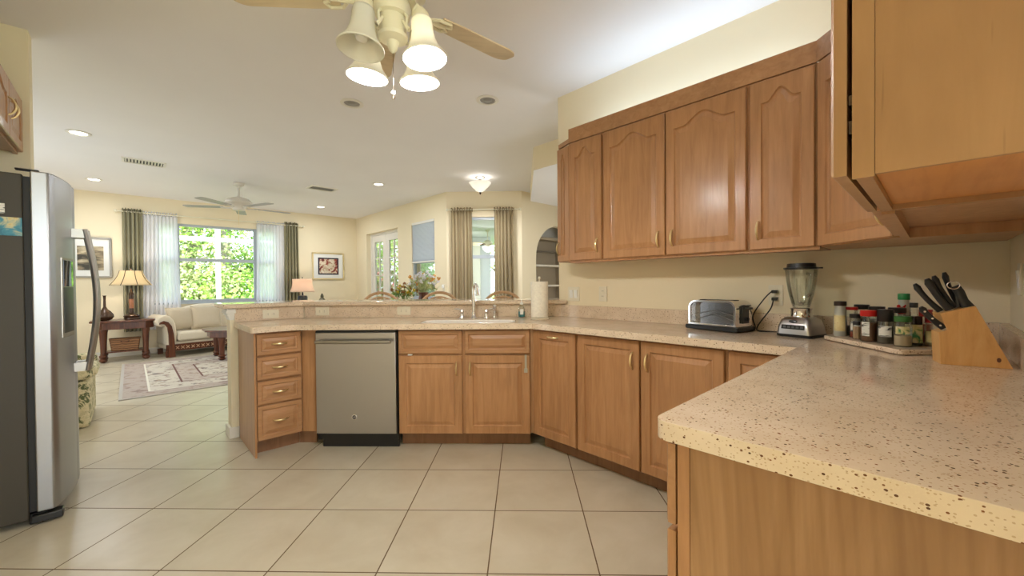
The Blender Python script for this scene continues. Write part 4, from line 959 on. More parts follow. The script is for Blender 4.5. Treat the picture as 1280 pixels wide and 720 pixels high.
# water dispenser on the near door
dx0, dx1 = .085, .265
mb = MB()
def bowed(mb, x0, x1, z0, z1, off, th=.004, n=8):
    top = [(x0 + (x1 - x0) * i / n, fy(x0 + (x1 - x0) * i / n) - off) for i in range(n + 1)]
    mb.prism(top + [(p[0], p[1] + th) for p in top[::-1]], z0, z1)
bowed(mb, dx0, dx1, .93, 1.36, .006, .008); mb.build('dispenser_frame', M['nickel'], d1, bevel=.002)
mb = MB(); bowed(mb, dx0 + .012, dx1 - .012, .955, 1.20, .0075, .002); mb.build('dispenser_recess', M['black'], d1)
mb = MB(); bowed(mb, dx0 + .012, dx1 - .012, 1.205, 1.345, .0080, .002); mb.build('dispenser_display', plain('glossy_black_panel', (.01, .012, .012, 1), .04), d1)
for hx, dr in ((FS - .045, d1), (FS + .045, d2)):
    y0 = fy(hx); mb = MB(); z0, z1 = .715, 1.535; pts = []
    for k in range(19): u = k / 18; pts.append((hx, y0 - .050 - .042 * math.sin(PI * u), z0 + (z1 - z0) * u))
    mb.tube(pts, [.0165] * 19, 12, flat=.8)
    mb.box(hx - .013, hx + .013, y0 - .055, y0 + .006, z0, z0 + .05); mb.box(hx - .013, hx + .013, y0 - .055, y0 + .006, z1 - .05, z1); mb.build('handle', M['nickel'], dr)
pc = pattern('underwater_postcard', [(.30, L(30, 84, 110)), (.5, L(70, 140, 160)), (.62, L(206, 196, 150)), (.75, L(196, 150, 60))], 12)
x, y = at(-.405, 4.405)[:2]
t = MB().box(-.002, .0035, .097, .26, 1.455, 1.545).build('postcard', pc, smooth=False); tag(t, 'blue sea and palm picture postcard stuck on the fridge side', 'postcard'); place(t, (x, y, 0), 135)
t = MB().box(-.002, .0035, .150, .23, 1.562, 1.610).build('paper_note', whl, smooth=False); tag(t, 'small white paper note stuck above the postcard on the fridge side', 'note'); place(t, (x, y, 0), 135)

# ================================================================== ceiling things
def downlight(label, loc, lit, group=None):
    t = thing('ceiling_downlight', label, 'downlight', (loc[0], loc[1], CEIL), 0, group)
    MB().lathe([(.066, -.001), (.096, -.001), (.098, -.006), (.070, -.010), (.066, -.004)], n=32, cap=False).build('trim_ring', M['white'], t)
    if lit:
        MB().lathe([(.001, -.0025), (.0655, -.0025)], n=32, cap=False).build('lens', M['downlight_lens'], t)
        light('downlight_glow', 'AREA', (loc[0], loc[1], CEIL - .02), 12, COOL, .12, direction=(0, 0, -1)).data.shape = 'DISK'
    else:
        MB().lathe([(.001, -.002), (.045, -.003), (.0655, -.002)], n=32, cap=False).build('lens', M['lens_off'], t)
        MB().lathe([(.001, -.010), (.03, -.009), (.038, -.0035)], n=24, cap=False).build('lamp', M['lens_off'], t)
downlight('lit ceiling downlight nearest the fridge on the left', (-4.58, 4.065), True)
downlight('lit ceiling downlight in the far left corner above the landscape picture', (-6.34, 5.82), True)
downlight('lit ceiling downlight far away above the framed red figures picture', (-4.10, 8.12), True)
downlight('lit ceiling downlight in front of the french doors', (-2.27, 6.355), True)
downlight('unlit grey downlight left of the kitchen, just beyond the fan lamps', (-1.486, 3.52), False)
downlight('unlit grey downlight right of the kitchen fan above the faucet', (-.289, 3.51), False)
def vent(label, s, d, w_=.42, h_=.26):
    t = thing('ceiling_vent', label, 'air vent', (*sd(s, d), CEIL), 45)
    mb = MB(); hoop_ = [(-w_ / 2, -h_ / 2), (w_ / 2, -h_ / 2), (w_ / 2, h_ / 2), (-w_ / 2, h_ / 2)]
    mb.box(-w_ / 2, w_ / 2, -h_ / 2, -h_ / 2 + .025, -.012, 0); mb.box(-w_ / 2, w_ / 2, h_ / 2 - .025, h_ / 2, -.012, 0); mb.box(-w_ / 2, -w_ / 2 + .025, -h_ / 2 + .025, h_ / 2 - .025, -.012, 0); mb.box(w_ / 2 - .025, w_ / 2, -h_ / 2 + .025, h_ / 2 - .025, -.012, 0)
    mb.build('frame', M['white'], t, smooth=False)
    MB().box(-w_ / 2 + .025, w_ / 2 - .025, -h_ / 2 + .025, h_ / 2 - .025, -.002, 0).build('backing', plain('duct_grey', L(70, 70, 70), .8), t, smooth=False)
    mb = MB()
    for k in range(12):
        xx = -w_ / 2 + .04 + k * (w_ - .08) / 11; mb.add([(xx - .012, -h_ / 2 + .025, -.011), (xx + .006, -h_ / 2 + .025, -.003), (xx + .006, h_ / 2 - .025, -.003), (xx - .010, h_ / 2 - .025, -.011)], [(0, 1, 2, 3)])
    mb.build('louvres', M['white'], t, smooth=False, solid=.0015)
vent('white ceiling air vent above the living room, left of the far fan', .217, 9.90)
vent('grey ceiling air vent to the right of the far fan', 3.29, 9.88)
# semi-flush lamp
sf = thing('ceiling_lamp', 'lit semi-flush ceiling lamp with frosted glass bowl above the dining area', 'ceiling lamp', (-.62, 6.04, CEIL))
MB().lathe([(.075, 0), (.075, -.012), (.02, -.03), (.012, -.09)], n=24).build('canopy', M['nickel'], sf)
MB().lathe([(.165, -.085), (.160, -.10), (.120, -.15), (.060, -.205), (.012, -.225)], n=36, cap=False).build('glass_bowl', M['frosted'], sf)
MB().lathe([(.012, -.222), (.018, -.232), (.012, -.245), (.004, -.262)], n=16).build('finial', M['bronze'], sf)
mb = MB(); mb.sphere((-.05, 0, -.12), .028, n=12, m=8); mb.sphere((.05, 0, -.12), .028, n=12, m=8); mb.build('bulb', M['bulb'], sf)
light('ceiling_lamp_light', 'POINT', (-.62, 6.04, CEIL - .07), 1.6, SOFT, .05)
light('ceiling_lamp_light', 'AREA', (-.62, 6.04, CEIL - .275), 24, (.95, .96, 1), .30, direction=(0, 0, -1)).data.shape = 'DISK'

def ceiling_fan(name, label, C, zb, mats, r_in, r_out, bw, start, pitch=.2, rod=(CEIL, None), body=None):
    t = thing(name, label, 'ceiling fan', (C[0], C[1], zb))
    for k in range(5):
        a = math.radians(start + 72 * k); T = Matrix.Rotation(a, 4, 'Z')
        out = []; n = 8
        for (x, hw) in ((r_in, bw * .40), (r_in + .10, bw * .46), (r_out - .06, bw * .5)): out.append((x, hw))
        for q in range(n + 1): an = PI / 2 * q / n; out.append((r_out - .06 + .06 * math.sin(an), bw * .5 - .04 * (1 - math.cos(an))))
        poly = out + [(p[0], -p[1]) for p in out[::-1]]
        mb = MB(); mb.T = T @ Matrix.Rotation(pitch, 4, 'X'); mb.prism(poly, -.003, .003); b = mb.build('blade', mats['blade'], t)
        mb = MB(); mb.T = T @ Matrix.Rotation(pitch, 4, 'X')
        mb.tube([(.07, 0, .012), (.12, 0, -.012), (r_in - .02, 0, -.010), (r_in + .03, 0, -.006)], [.012, .012, .010, .008], 8)
        for sg in (-1, 1): mb.tube([(r_in - .04, 0, -.008), (r_in - .01, sg * .035, -.008), (r_in + .035, sg * .04, -.007), (r_in + .05, sg * .018, -.007), (r_in + .03, sg * .010, -.007)], .007, 6)
        mb.build('blade_iron', mats['metal'], b)
    return t
# kitchen fan with four bell lamps
FC = (-.46, 1.45)
kf = ceiling_fan('ceiling_fan', 'cream ceiling fan with four frosted bell lamps in the kitchen foreground', FC, 2.225, {'blade': M['fan_blade'], 'metal': M['cream_metal']}, .19, .565, .115, 43, .16)
mb = MB(); mb.lathe([(.05, .549), (.065, .53), (.05, .49), (.015, .48), (.015, .20), (.06, .19), (.115, .16), (.125, .10), (.12, .03), (.09, .0), (.085, -.012)], n=32); mb.build('motor_housing', M['cream_metal'], kf)
mb = MB(); n = 32; prof = [(.062, -.013), (.066, -.03), (.060, -.06), (.046, -.065), (.044, -.10), (.042, -.125), (.054, -.130), (.050, -.140), (.022, -.150), (.020, -.160), (.015, -.178), (.004, -.190)]
mb.lathe(prof, n=n); mb.build('light_kit', M['cream_metal'], kf)
for i, (ang, lit) in enumerate(((-21, True), (61, True), (151, True), (239, False))):
    a = math.radians(ang); ca, sa = math.cos(a), math.sin(a)
    mb = MB(); mb.tube([(ca * r, sa * r, z) for r, z in ((.045, -.085), (.070, -.125), (.085, -.120), (.092, -.090), (.096, -.060), (.108, -.050), (.120, -.068))], [.006, .006, .006, .007, .008, .008, .008], 8)
    mb.tube([(ca * r, sa * r, z) for r, z in ((.050, -.055), (.064, -.075), (.060, -.105), (.072, -.118))], .005, 6)
    arm = mb.build('lamp_arm', M['cream_metal'], kf)
    T = Matrix.Translation((ca * .120, sa * .120, -.070)) @ Matrix.Rotation(-.10, 4, Vector((-sa, ca, 0)))
    mb = MB(); mb.T = T; mb.lathe([(.012, .01), (.020, .0), (.028, -.014), (.031, -.030), (.030, -.034)], n=20); mb.build('socket_cup', M['cream_metal'], arm)
    mb = MB(); mb.T = T; mb.lathe([(.031, -.030), (.035, -.040), (.036, -.075), (.041, -.105), (.052, -.135), (.068, -.158), (.0755, -.168), (.075, -.172)], n=36, cap=False)
    mb.build('bell_shade', M['frosted'], arm, solid=.003)
    mb = MB(); mb.T = T; mb.lathe([(.010, -.035), (.013, -.06), (.024, -.09), (.027, -.115), (.018, -.138), (.004, -.145)], n=16); mb.build('bulb', M['bulb'] if lit else M['white_plastic'], arm)
    if lit:
        p = Matrix.Translation((FC[0], FC[1], 2.225)) @ T @ Vector((0, 0, -.155))
        light('fan_lamp_light', 'POINT', p, 15, SOFT, .03)
MB().tube([(0, 0, -.188), (0, 0, -.325)], .0009, 6).build('pull_chain', M['bronze'], kf)
MB().lathe([(.002, -.322), (.006, -.328), (.0065, -.350), (.003, -.356)], n=12).build('chain_pull', M['chrome'], kf)
# living room fan
lf = ceiling_fan('ceiling_fan', 'white ceiling fan without lamps hanging over the living room', (-4.40, 6.16), 2.42, {'blade': plain('grey_fan_blade', L(172, 168, 166), .5), 'metal': M['fan_white']}, .20, .74, .14, 50, .06)
MB().lathe([(.035, .379), (.075, .375), (.070, .34), (.018, .32), (.016, .17), (.06, .155), (.135, .13), (.185, .085), (.180, .06), (.11, .02), (.085, -.02), (.08, -.045), (.03, -.055)], n=36).build('motor_housing', M['fan_white'], lf)
MB().tube([(.04, -.06, -.05), (.04, -.06, -.28)], .003, 6).build('pull_chain', M['brass'], lf)

# ================================================================== living room
def lw(s, off=0): return at(s, LWD - off * R2)
def picture(label, s0, s1, z0, z1, fm, mat_w, art, inner=None, off=.002):
    W_ = (s1 - s0) / R2
    t = thing('framed_picture', label, 'picture', lw(s0), 45); f = .028
    mb = MB(); y0, y1 = -.028, -.002
    mb.box(0, W_, y0, y1, z0, z0 + f); mb.box(0, W_, y0, y1, z1 - f, z1); mb.box(0, f, y0, y1, z0 + f, z1 - f); mb.box(W_ - f, W_, y0, y1, z0 + f, z1 - f)
    mb.build('frame', fm, t, bevel=.004)
    MB().box(f, W_ - f, -.012, -.004, z0 + f, z1 - f).build('mat_board', M['white_plastic'], t, smooth=False)
    a, b, c, d = mat_w
    if inner: MB().box(a - .03, b + .03, -.0145, -.0125, c - .03, d + .03).build('inner_mat', inner, t, smooth=False)
    MB().box(a, b, -.0175, -.015, c, d).build('artwork', art, t, smooth=False)
    return t
land = pattern('landscape_wash', [(.35, L(70, 66, 56)), (.5, L(150, 136, 110)), (.62, L(206, 192, 160))], 3, 6, (1, 1, 3.2))
picture('large landscape painting in a silver frame, left of the sage curtain', -1.02, -.31, 1.355, 2.03, M['nickel'], (.10, .405, 1.48, 1.88), land)
horses = pattern('red_figures_print', [(.40, L(226, 214, 196)), (.5, L(206, 190, 160)), (.56, L(150, 60, 52)), (.68, L(90, 40, 36))], 9, 3)
pp = picture('gold-framed print of red animal figures right of the window', 4.22, 5.215, 1.33, 1.945, M['brass'], (.155, .55, 1.47, 1.80), horses, plain('navy_mat', L(44, 40, 56), .7))

def curtain(parent, name, mat, x0, x1, z0, z1, amp=.035, folds=7, flare=0, yc=-.07, nz=24, gather=0.03, seed=0):
    rnd = random.Random(seed); ph = rnd.random() * 6; n = folds * 12
    def fn(u, v):
        z = z0 + (z1 - z0) * v; fl = flare * (1 - v) ** 1.6
        x = x0 - fl * (1 - u) + (x1 - x0 + 2 * fl) * u - fl * u + fl * (0)
        x = (x0 - fl) + ((x1 + fl) - (x0 - fl)) * u
        a = amp * (.55 + .45 * (1 - v)) * (1 + .35 * math.sin(3.1 * u + ph))
        y = yc + a * math.sin(2 * PI * folds * u + ph + .5 * math.sin(3 * v + ph)) + .2 * a * math.sin(4.7 * PI * folds * u)
        return (x, y, z)
    mb = MB(); mb.grid(fn, n, nz); return mb.build(name, mat, parent, recalc=False, ang=180)
def rodset(label, loc, th, x0, x1, z, mat, yc=-.07):
    t = thing('curtain_rod', label, 'curtain rod', loc, th); mb = MB()
    mb.tube([(x0, yc, z), (x1, yc, z)], .011, 10); mb.sphere((x0 - .02, yc, z), .024, n=12, m=8); mb.sphere((x1 + .02, yc, z), .024, n=12, m=8); mb.build('rod', mat, t)
    mb = MB()
    for xx in (x0 + .03, x1 - .03): mb.tube([(xx, yc, z), (xx, -.001, z)], .008, 8)
    mb.build('bracket', mat, t); return t
cb = at(-3.0, LWD)
rodset('cream curtain rod above the living room window', cb, 45, lx(-.20), lx(3.93), 2.50, M['cream_metal'])
def curt(label, cat, mat, s0, s1, z0, z1, **k):
    t = thing('curtain', label, cat, cb, 45); o = curtain(t, 'panel', mat, lx(s0), lx(s1), z0, z1 - .03, **k)
    kk = dict(k); kk['nz'] = 2; kk['flare'] = 0
    mb = MB(); x0, x1 = lx(s0), lx(s1); fo = k.get('folds', 7) * 2
    mb.grid(lambda u, v: (x0 + (x1 - x0) * u, (k.get('yc', -.07)) + .03 * math.sin(2 * PI * fo * u) , z1 - .03 + .06 * v + .012 * math.sin(2 * PI * fo * .7 * u)), fo * 8, 2); mb.build('heading', mat, t, recalc=False, ang=180)
    return t
curt('sage green curtain panel at the left side of the living room window', 'curtain', M['green_curtain'], -.12, .25, .42, 2.52, folds=5, amp=.04, seed=1, yc=-.075)
curt('sage green curtain panel at the right side of the living room window', 'curtain', M['green_curtain'], 3.42, 3.80, .42, 2.53, folds=5, amp=.04, seed=2, yc=-.075, flare=.04)
curt('sheer white curtain on the left half of the living room window', 'sheer curtain', M['sheer'], .25, .92, .43, 2.50, folds=9, amp=.022, seed=3, flare=.05, yc=-.045)
curt('sheer white curtain on the right half of the living room window', 'sheer curtain', M['sheer'], 2.70, 3.42, .43, 2.50, folds=9, amp=.022, seed=4, flare=.03, yc=-.045)

# side table
def turned(mb, x, y, z0, z1, r):
    h = z1 - z0
    mb.lathe([(r * .45, z0), (r * .9, z0 + .03 * h), (r * 1.15, z0 + .08 * h), (r * .7, z0 + .13 * h), (r * 1.1, z0 + .17 * h), (r * 1.1, z0 + .21 * h), (r * .72, z0 + .25 * h), (r * .80, z0 + .55 * h), (r, z0 + .88 * h), (r * 1.15, z0 + .92 * h), (r * 1.15, z1)], x, y, 12)
stb = thing('side_table', 'dark carved wooden side table with turned legs under the lit lamp', 'table', (*sd(-.10, 12.98), 0), 45)
def octo(hx, hy, c): return [(-hx + c, -hy), (hx - c, -hy), (hx, -hy + c), (hx, hy - c), (hx - c, hy), (-hx + c, hy), (-hx, hy - c), (-hx, -hy + c)]
mb = MB(); mb.prism(octo(.40, .27, .13), .630, .662); mb.build('table_top', M['mahogany'], stb, bevel=.008)
MB().prism(octo(.35, .22, .10), .52, .6295).build('apron', M['mahogany'], stb, bevel=.004)
for sx in (-1, 1):
    for sy in (-1, 1):
        mb = MB(); turned(mb, sx * .25, sy * .145, 0, .519, .045); mb.build('leg', M['mahogany'], stb)
MB().prism(octo(.26, .155, .04), .145, .165).build('shelf', M['mahogany'], stb, bevel=.003)
bk = thing('wicker_basket', 'woven storage basket on the lower shelf of the side table', 'basket', (*sd(-.10, 12.95), .167), 45)
mb = MB(); sq(mb, [(.16, .10, 0, .02), (.185, .12, .19, .025), (.19, .125, .195, .025), (.175, .11, .196, .02), (.155, .095, .02, .015)]); mb.build('body', M['wicker'], bk)
MB().tube([(-.05, -.125, .16), (-.03, -.135, .145), (.03, -.135, .145), (.05, -.125, .16)], .007, 6).build('handle', M['mahogany'], bk)
def table_lamp(label, loc, z, mats, base, sh, light_e, col, panels=0):
    t = thing('table_lamp', label, 'lamp', (loc[0], loc[1], z), 0)
    (rb, zb0), (rt, zt0) = sh
    MB().lathe(base, n=20).build('base', mats[0], t)
    mb = MB(); prof = []
    for k in range(9): u = k / 8; prof.append((rb + (rt - rb) * u - .02 * math.sin(PI * u), zb0 + (zt0 - zb0) * u))
    mb.lathe(prof, n=32 if not panels else panels * 4, cap=False); shd = mb.build('lamp_shade', mats[1], t, recalc=False, solid=.002)
    if panels:
        mb = MB()
        for k in range(panels): a = 2 * PI * k / panels + .3; mb.tube([((p[0] + .002) * math.cos(a), (p[0] + .002) * math.sin(a), p[1]) for p in prof], .005, 5)
        mb.build('shade_ribs', M['bronze'], shd)
    mb = MB(); mb.tube([(0, 0, base[-1][1]), (0, 0, zt0 + .02)], .004, 6); mb.sphere((0, 0, zt0 + .03), .012, n=10, m=6); mb.build('harp_rod', M['bronze'], t)
    MB().sphere((0, 0, (zb0 + zt0) / 2), .028, n=12, m=8).build('bulb', M['bulb'], t)
    light('table_lamp_light', 'POINT', (loc[0], loc[1], z + (zb0 + zt0) / 2 + .04), light_e, col, .04)
    return t
tl = table_lamp('lit table lamp with ribbed cream bell shade on the carved side table', sd(.02, 12.98), .664, (M['bronze'], M['lampshade']),
    [(.10, 0), (.10, .012), (.095, .03), (.105, .055), (.085, .075), (.045, .09), (.040, .11), (.032, .12), (.030, .24), (.030, .34), (.036, .42), (.020, .45), (.012, .50)], ((.265, .56), (.14, .80)), 10, WARM, 8)
MB().lathe([(.031, .13), (.031, .24), (.033, .33), (.031, .335)], n=20).build('column_inlay', wood('lamp_inlay', L(150, 92, 56), L(180, 116, 76)), tl)
vs_ = thing('bottle_vase', 'brown long-necked bottle vase beside the lit lamp', 'vase', (*sd(-.42, 12.86), .664))
MB().lathe([(.05, 0), (.085, .02), (.108, .06), (.10, .10), (.07, .145), (.035, .18), (.018, .22), (.015, .33), (.018, .385), (.024, .40)], n=28).build('body', M['bronze'], vs_)

# sofa
so_ = thing('sofa', 'cream camelback sofa with rolled arms and dark carved wooden frame', 'sofa', (-5.97, 6.55, 0), 56)
SL, SDp = 2.0, .70
mb = MB(); mb.prism_y([(.02, .10), (SL - .02, .10), (SL - .02, .215), (.02, .215)], .02, .05); mb.prism_y([(.02, .0), (.12, .0), (.14, .10), (.02, .10)], .02, .08); mb.prism_y([(SL - .02, .0), (SL - .12, .0), (SL - .14, .10), (SL - .02, .10)], .02, .08)
mb.prism_y([(.05, 0), (.12, 0), (.12, .1), (.05, .1)], SDp - .1, SDp - .04); mb.prism_y([(SL - .12, 0), (SL - .05, 0), (SL - .05, .1), (SL - .12, .1)], SDp - .1, SDp - .04)
mb.build('frame', M['mahogany'], so_, bevel=.006)
mb = MB()
for k in range(24):
    xx = .17 + k * (SL - .34) / 23
    for sg in (-1, 1): mb.tube([(xx - .022, .017, .155 + sg * .024), (xx + .022, .017, .155 - sg * .024)], .0055, 5)
mb.build('inlay', M['rattan'], so_)
MB().box(.06, SL - .06, .055, SDp - .05, .12, .26).build('seat_base', M['linen'], so_, bevel=.02)
for k in range(2):
    a = .17 + k * (SL - .34) / 2; MB().box(a + .004, a + (SL - .34) / 2 - .004, .0, SDp - .16, .265, .415).build('seat_cushion', M['linen'], so_, bevel=.04, seg=4)
mb = MB()
n = 30; bot = []; 
def back_top(u): return .66 + .22 * math.sin(PI * min(1, max(0, u))) ** .7 - .02 * math.cos(4 * PI * u)
poly = [(.10, .26)] + [(SL - .10, .26)] + [(SL - .10 - (SL - .2) * k / n, back_top(1 - k / n)) for k in range(n + 1)]
mb.prism_y(poly, SDp - .20, SDp - .02); mb.build('backrest', M['linen'], so_, bevel=.05, seg=4)
for sg in (0, 1):
    X = lambda x: x if sg == 0 else SL - x
    # arm: rolled outward, with dark scrolled face
    arm_prof = [(.16, .20), (.17, .40), (.155, .56), (.13, .63), (.08, .70), (.0, .715), (-.07, .68), (-.10, .61), (-.085, .545), (-.03, .52), (.01, .545), (.035, .50), (.045, .38), (.04, .20)]
    MB().prism_y([(X(p[0]), p[1]) for p in arm_prof], .03, SDp - .04).build('arm', M['linen'], so_, bevel=.03, seg=4)
    face = [(.05, .0), (.14, .0), (.135, .20), (.12, .40), (.095, .53), (.05, .60), (-.01, .625), (-.06, .60), (-.068, .565), (-.04, .575), (0, .565), (.035, .51), (.05, .38), (.055, .2)]
    MB().prism_y([(X(p[0]), p[1]) for p in face], -.005, .029).build('arm_scroll', M['mahogany'], so_, bevel=.004)
def pillow(label, loc, rz, tilt, w_=.44, h_=.42):
    t = thing('throw_pillow', label, 'pillow', loc, 0); t.rotation_euler = (math.radians(tilt), 0, math.radians(rz))
    def fn(sgn):
        def f(u, v):
            a, b = 2 * u - 1, 2 * v - 1; e = (1 - a ** 4) * (1 - b ** 4); pin = 1 - .07 * (1 - abs(a)) * 0
            return (a * w_ / 2 * (1 - .06 * (1 - b * b)), sgn * .085 * max(0, e) ** .55, b * h_ / 2 * (1 - .06 * (1 - a * a)) + h_ / 2)
        return f
    mb = MB(); mb.grid(fn(1), 16, 16); mb.grid(fn(-1), 16, 16); mb.build('cushion', M['pillow'], t, ang=180)
    mb = MB(); edge = [fn(1)(u, v) for u, v in [(i / 8, 0) for i in range(9)] + [(1, i / 8) for i in range(1, 9)] + [(1 - i / 8, 1) for i in range(1, 9)] + [(0, 1 - i / 8) for i in range(1, 9)]]; mb.tube([(p[0], 0, p[2]) for p in edge], .006, 6); mb.build('piping', M['linen'], t)
sofaT = Matrix.Translation((-5.97, 6.55, 0)) @ Matrix.Rotation(math.radians(56), 4, 'Z')
pillow('plain sand throw pillow leaning in the left corner of the sofa', sofaT @ Vector((.34, .33, .42)), 56 + 12, -16)
pillow('sand throw pillow with piped edge in front, right of the corner pillow', sofaT @ Vector((.68, .27, .42)), 56 - 6, -18, .46, .44)

rug = MB().box(0, 2.1, 0, 2.69, .0005, .012).build('area_rug', M['rug'], smooth=False); tag(rug, 'faded oriental area rug with dusty rose border on the living room floor', 'rug'); place(rug, (*sd(-.15, 8.33), 0), 45)
ct = thing('coffee_table', 'octagonal dark wooden coffee table with turned legs on the rug', 'coffee table', (-4.82, 6.70, .0125), 0)
oc = [(.52 * math.cos(PI / 8 + PI / 4 * k), .52 * math.sin(PI / 8 + PI / 4 * k)) for k in range(8)]
MB().prism(oc, .455, .485).build('table_top', M['mahogany'], ct, bevel=.008)
MB().prism([(p[0] * .86, p[1] * .86) for p in oc], .36, .4545).build('apron', M['mahogany'], ct, bevel=.004)
for k in range(4):
    a = PI / 2 * k + PI; mb = MB(); turned(mb, .39 * math.cos(a), .39 * math.sin(a), 0, .359, .048); mb.build('leg', M['mahogany'], ct)
# armchair with palm print
ac = thing('armchair', 'palm-print upholstered armchair with skirt half hidden behind the fridge', 'armchair', (*sd(-.31, 7.02), 0), 135)
# local x away to the back-left, local y away from viewer-left
MB().box(.0, .78, .04, .84, .0, .40).build('skirt', M['palm'], ac, bevel=.04, seg=3)
MB().box(.0, .16, .02, .84, .405, .56).build('arm', M['palm'], ac, bevel=.05, seg=4)
MB().box(.62, .78, .02, .84, .405, .56).build('arm', M['palm'], ac, bevel=.05, seg=4)
MB().box(.165, .615, .0, .66, .405, .50).build('seat_cushion', M['palm'], ac, bevel=.04, seg=4)
MB().box(.03, .75, .68, .86, .402, .80).build('backrest', M['palm'], ac, bevel=.06, seg=4)
# console table behind the bar with second lamp and figurine
cs = thing('console_table', 'dark wooden table hidden behind the bar under the peach lamp', 'table', (*sd(3.95, 12.9), 0), 45)
MB().box(-.42, .42, -.2, .2, .72, .76).build('table_top', M['mahogany'], cs, bevel=.006)
for sx in (-1, 1):
    for sy in (-1, 1): MB().box(sx * .38 - .025, sx * .38 + .025, sy * .16 - .025, sy * .16 + .025, 0, .719).build('leg', M['mahogany'], cs, bevel=.003)
table_lamp('small lit table lamp with peach drum shade and black base beyond the bar', sd(3.70, 12.9), .762, (M['black'], M['lampshade_peach']),
    [(.09, 0), (.095, .02), (.095, .19), (.08, .22), (.02, .23), (.012, .30)], ((.235, .30), (.185, .57)), 6, WARM)
fg_ = thing('figurine', 'small dark green bottle-shaped figurine beside the peach lamp', 'figurine', (*sd(4.25, 12.9), .762))
MB().lathe([(.05, 0), (.085, .03), (.09, .08), (.06, .13), (.03, .17), (.035, .20), (.012, .26)], n=16).build('body', plain('olive_glaze', L(70, 66, 40), .35), fg_)

# ================================================================== french door wall
sh = thing('window_shade', 'white cellular shade covering the upper half of the tall window', 'window shade', at(5.66, LWD), -45)
a_, b_ = ax(9.97) + .01, ax(8.82) - .01
MB().box(a_, b_, .0, .025, 2.345, 2.388).build('headrail', M['white'], sh, smooth=False)
mb = MB(); mb.grid(lambda u, v: (a_ + (b_ - a_) * u, .012 + (.008 if int(round(v * 80)) % 2 else -.004), 1.635 + .71 * v), 2, 80); mb.build('pleats', M['shade_cell'], sh, smooth=False, recalc=False)
MB().box(a_, b_, .0, .025, 1.612, 1.634).build('bottom_rail', M['white'], sh, smooth=False)

# dining window curtains
db = (-1.31, 6.97, 0)
rodset('cream curtain rod above the dining window', db, 0, .05, 1.26, 2.475, M['cream_metal'])
for lb, a, b, sd_ in (('taupe curtain panel left of the dining window', .10, .46, 5), ('taupe curtain panel right of the dining window', .84, 1.17, 6)):
    t = thing('curtain', lb, 'curtain', db, 0)
    curtain(t, 'panel', M['taupe_curtain'], a, b, .25, 2.45, folds=5, amp=.035, seed=sd_, flare=.015)
    mb = MB(); mb.grid(lambda u, v: (a - .01 + (b - a + .02) * u, -.07 + .03 * math.sin(2 * PI * 9 * u), 2.44 + .065 * v + .012 * math.sin(2 * PI * 7 * u)), 90, 2); mb.build('heading', M['taupe_curtain'], t, recalc=False, ang=180)
o = outlet('wall_outlet', 'small white wall plate with plugged-in night light beside the taupe curtain', (-1.375, 7.035), -45, 1.14)
MB().box(-.02, .02, -.04, -.0095, -.01, .05).build('night_light', M['white_plastic'], o, bevel=.005)

# niche with display shelves
nk = thing('display_cabinet', 'grey display shelf unit with white shelves inside the arched niche', 'shelf', (0, 6.97, 0), 45)
x0_, x1_ = .475, 1.46
mb = MB(); mb.box(x0_, x0_ + .05, .20, .46, .802, 2.08); mb.box(x1_ - .05, x1_, .20, .46, .802, 2.08); mb.box(x0_ + .05, x1_ - .05, .20, .46, 2.03, 2.08); mb.box(x0_ + .05, x1_ - .05, .44, .46, .802, 2.03)
mb.build('case', plain('taupe_cabinet', L(176, 162, 140), .5), nk, smooth=False)
for z_ in (1.135, 1.52): MB().box(x0_ + .052, x1_ - .052, .185, .438, z_, z_ + .035).build('shelf_board', M['white'], nk, smooth=False)
for z_ in (1.80,): MB().box(x0_ + .052, x1_ - .052, .22, .438, z_, z_ + .015).build('shelf_board', plain('glass_shelf', L(120, 112, 100), .2), nk, smooth=False)
MB().box(x0_ + .052, x1_ - .052, .18, .438, .802, .86).build('base_shelf', M['quartz'], nk, smooth=False)
T_ = Matrix.Translation((0, 6.97, 0)) @ Matrix.Rotation(PI / 4, 4, 'Z'); p = T_ @ Vector((.72, .26, .8605))
pv = thing('round_vase', 'plum-brown round vase on the lowest niche shelf', 'vase', p)
MB().lathe([(.06, 0), (.115, .05), (.13, .11), (.10, .165), (.05, .195), (.045, .215), (.06, .23)], n=24).build('body', M['plum_glass'], pv)

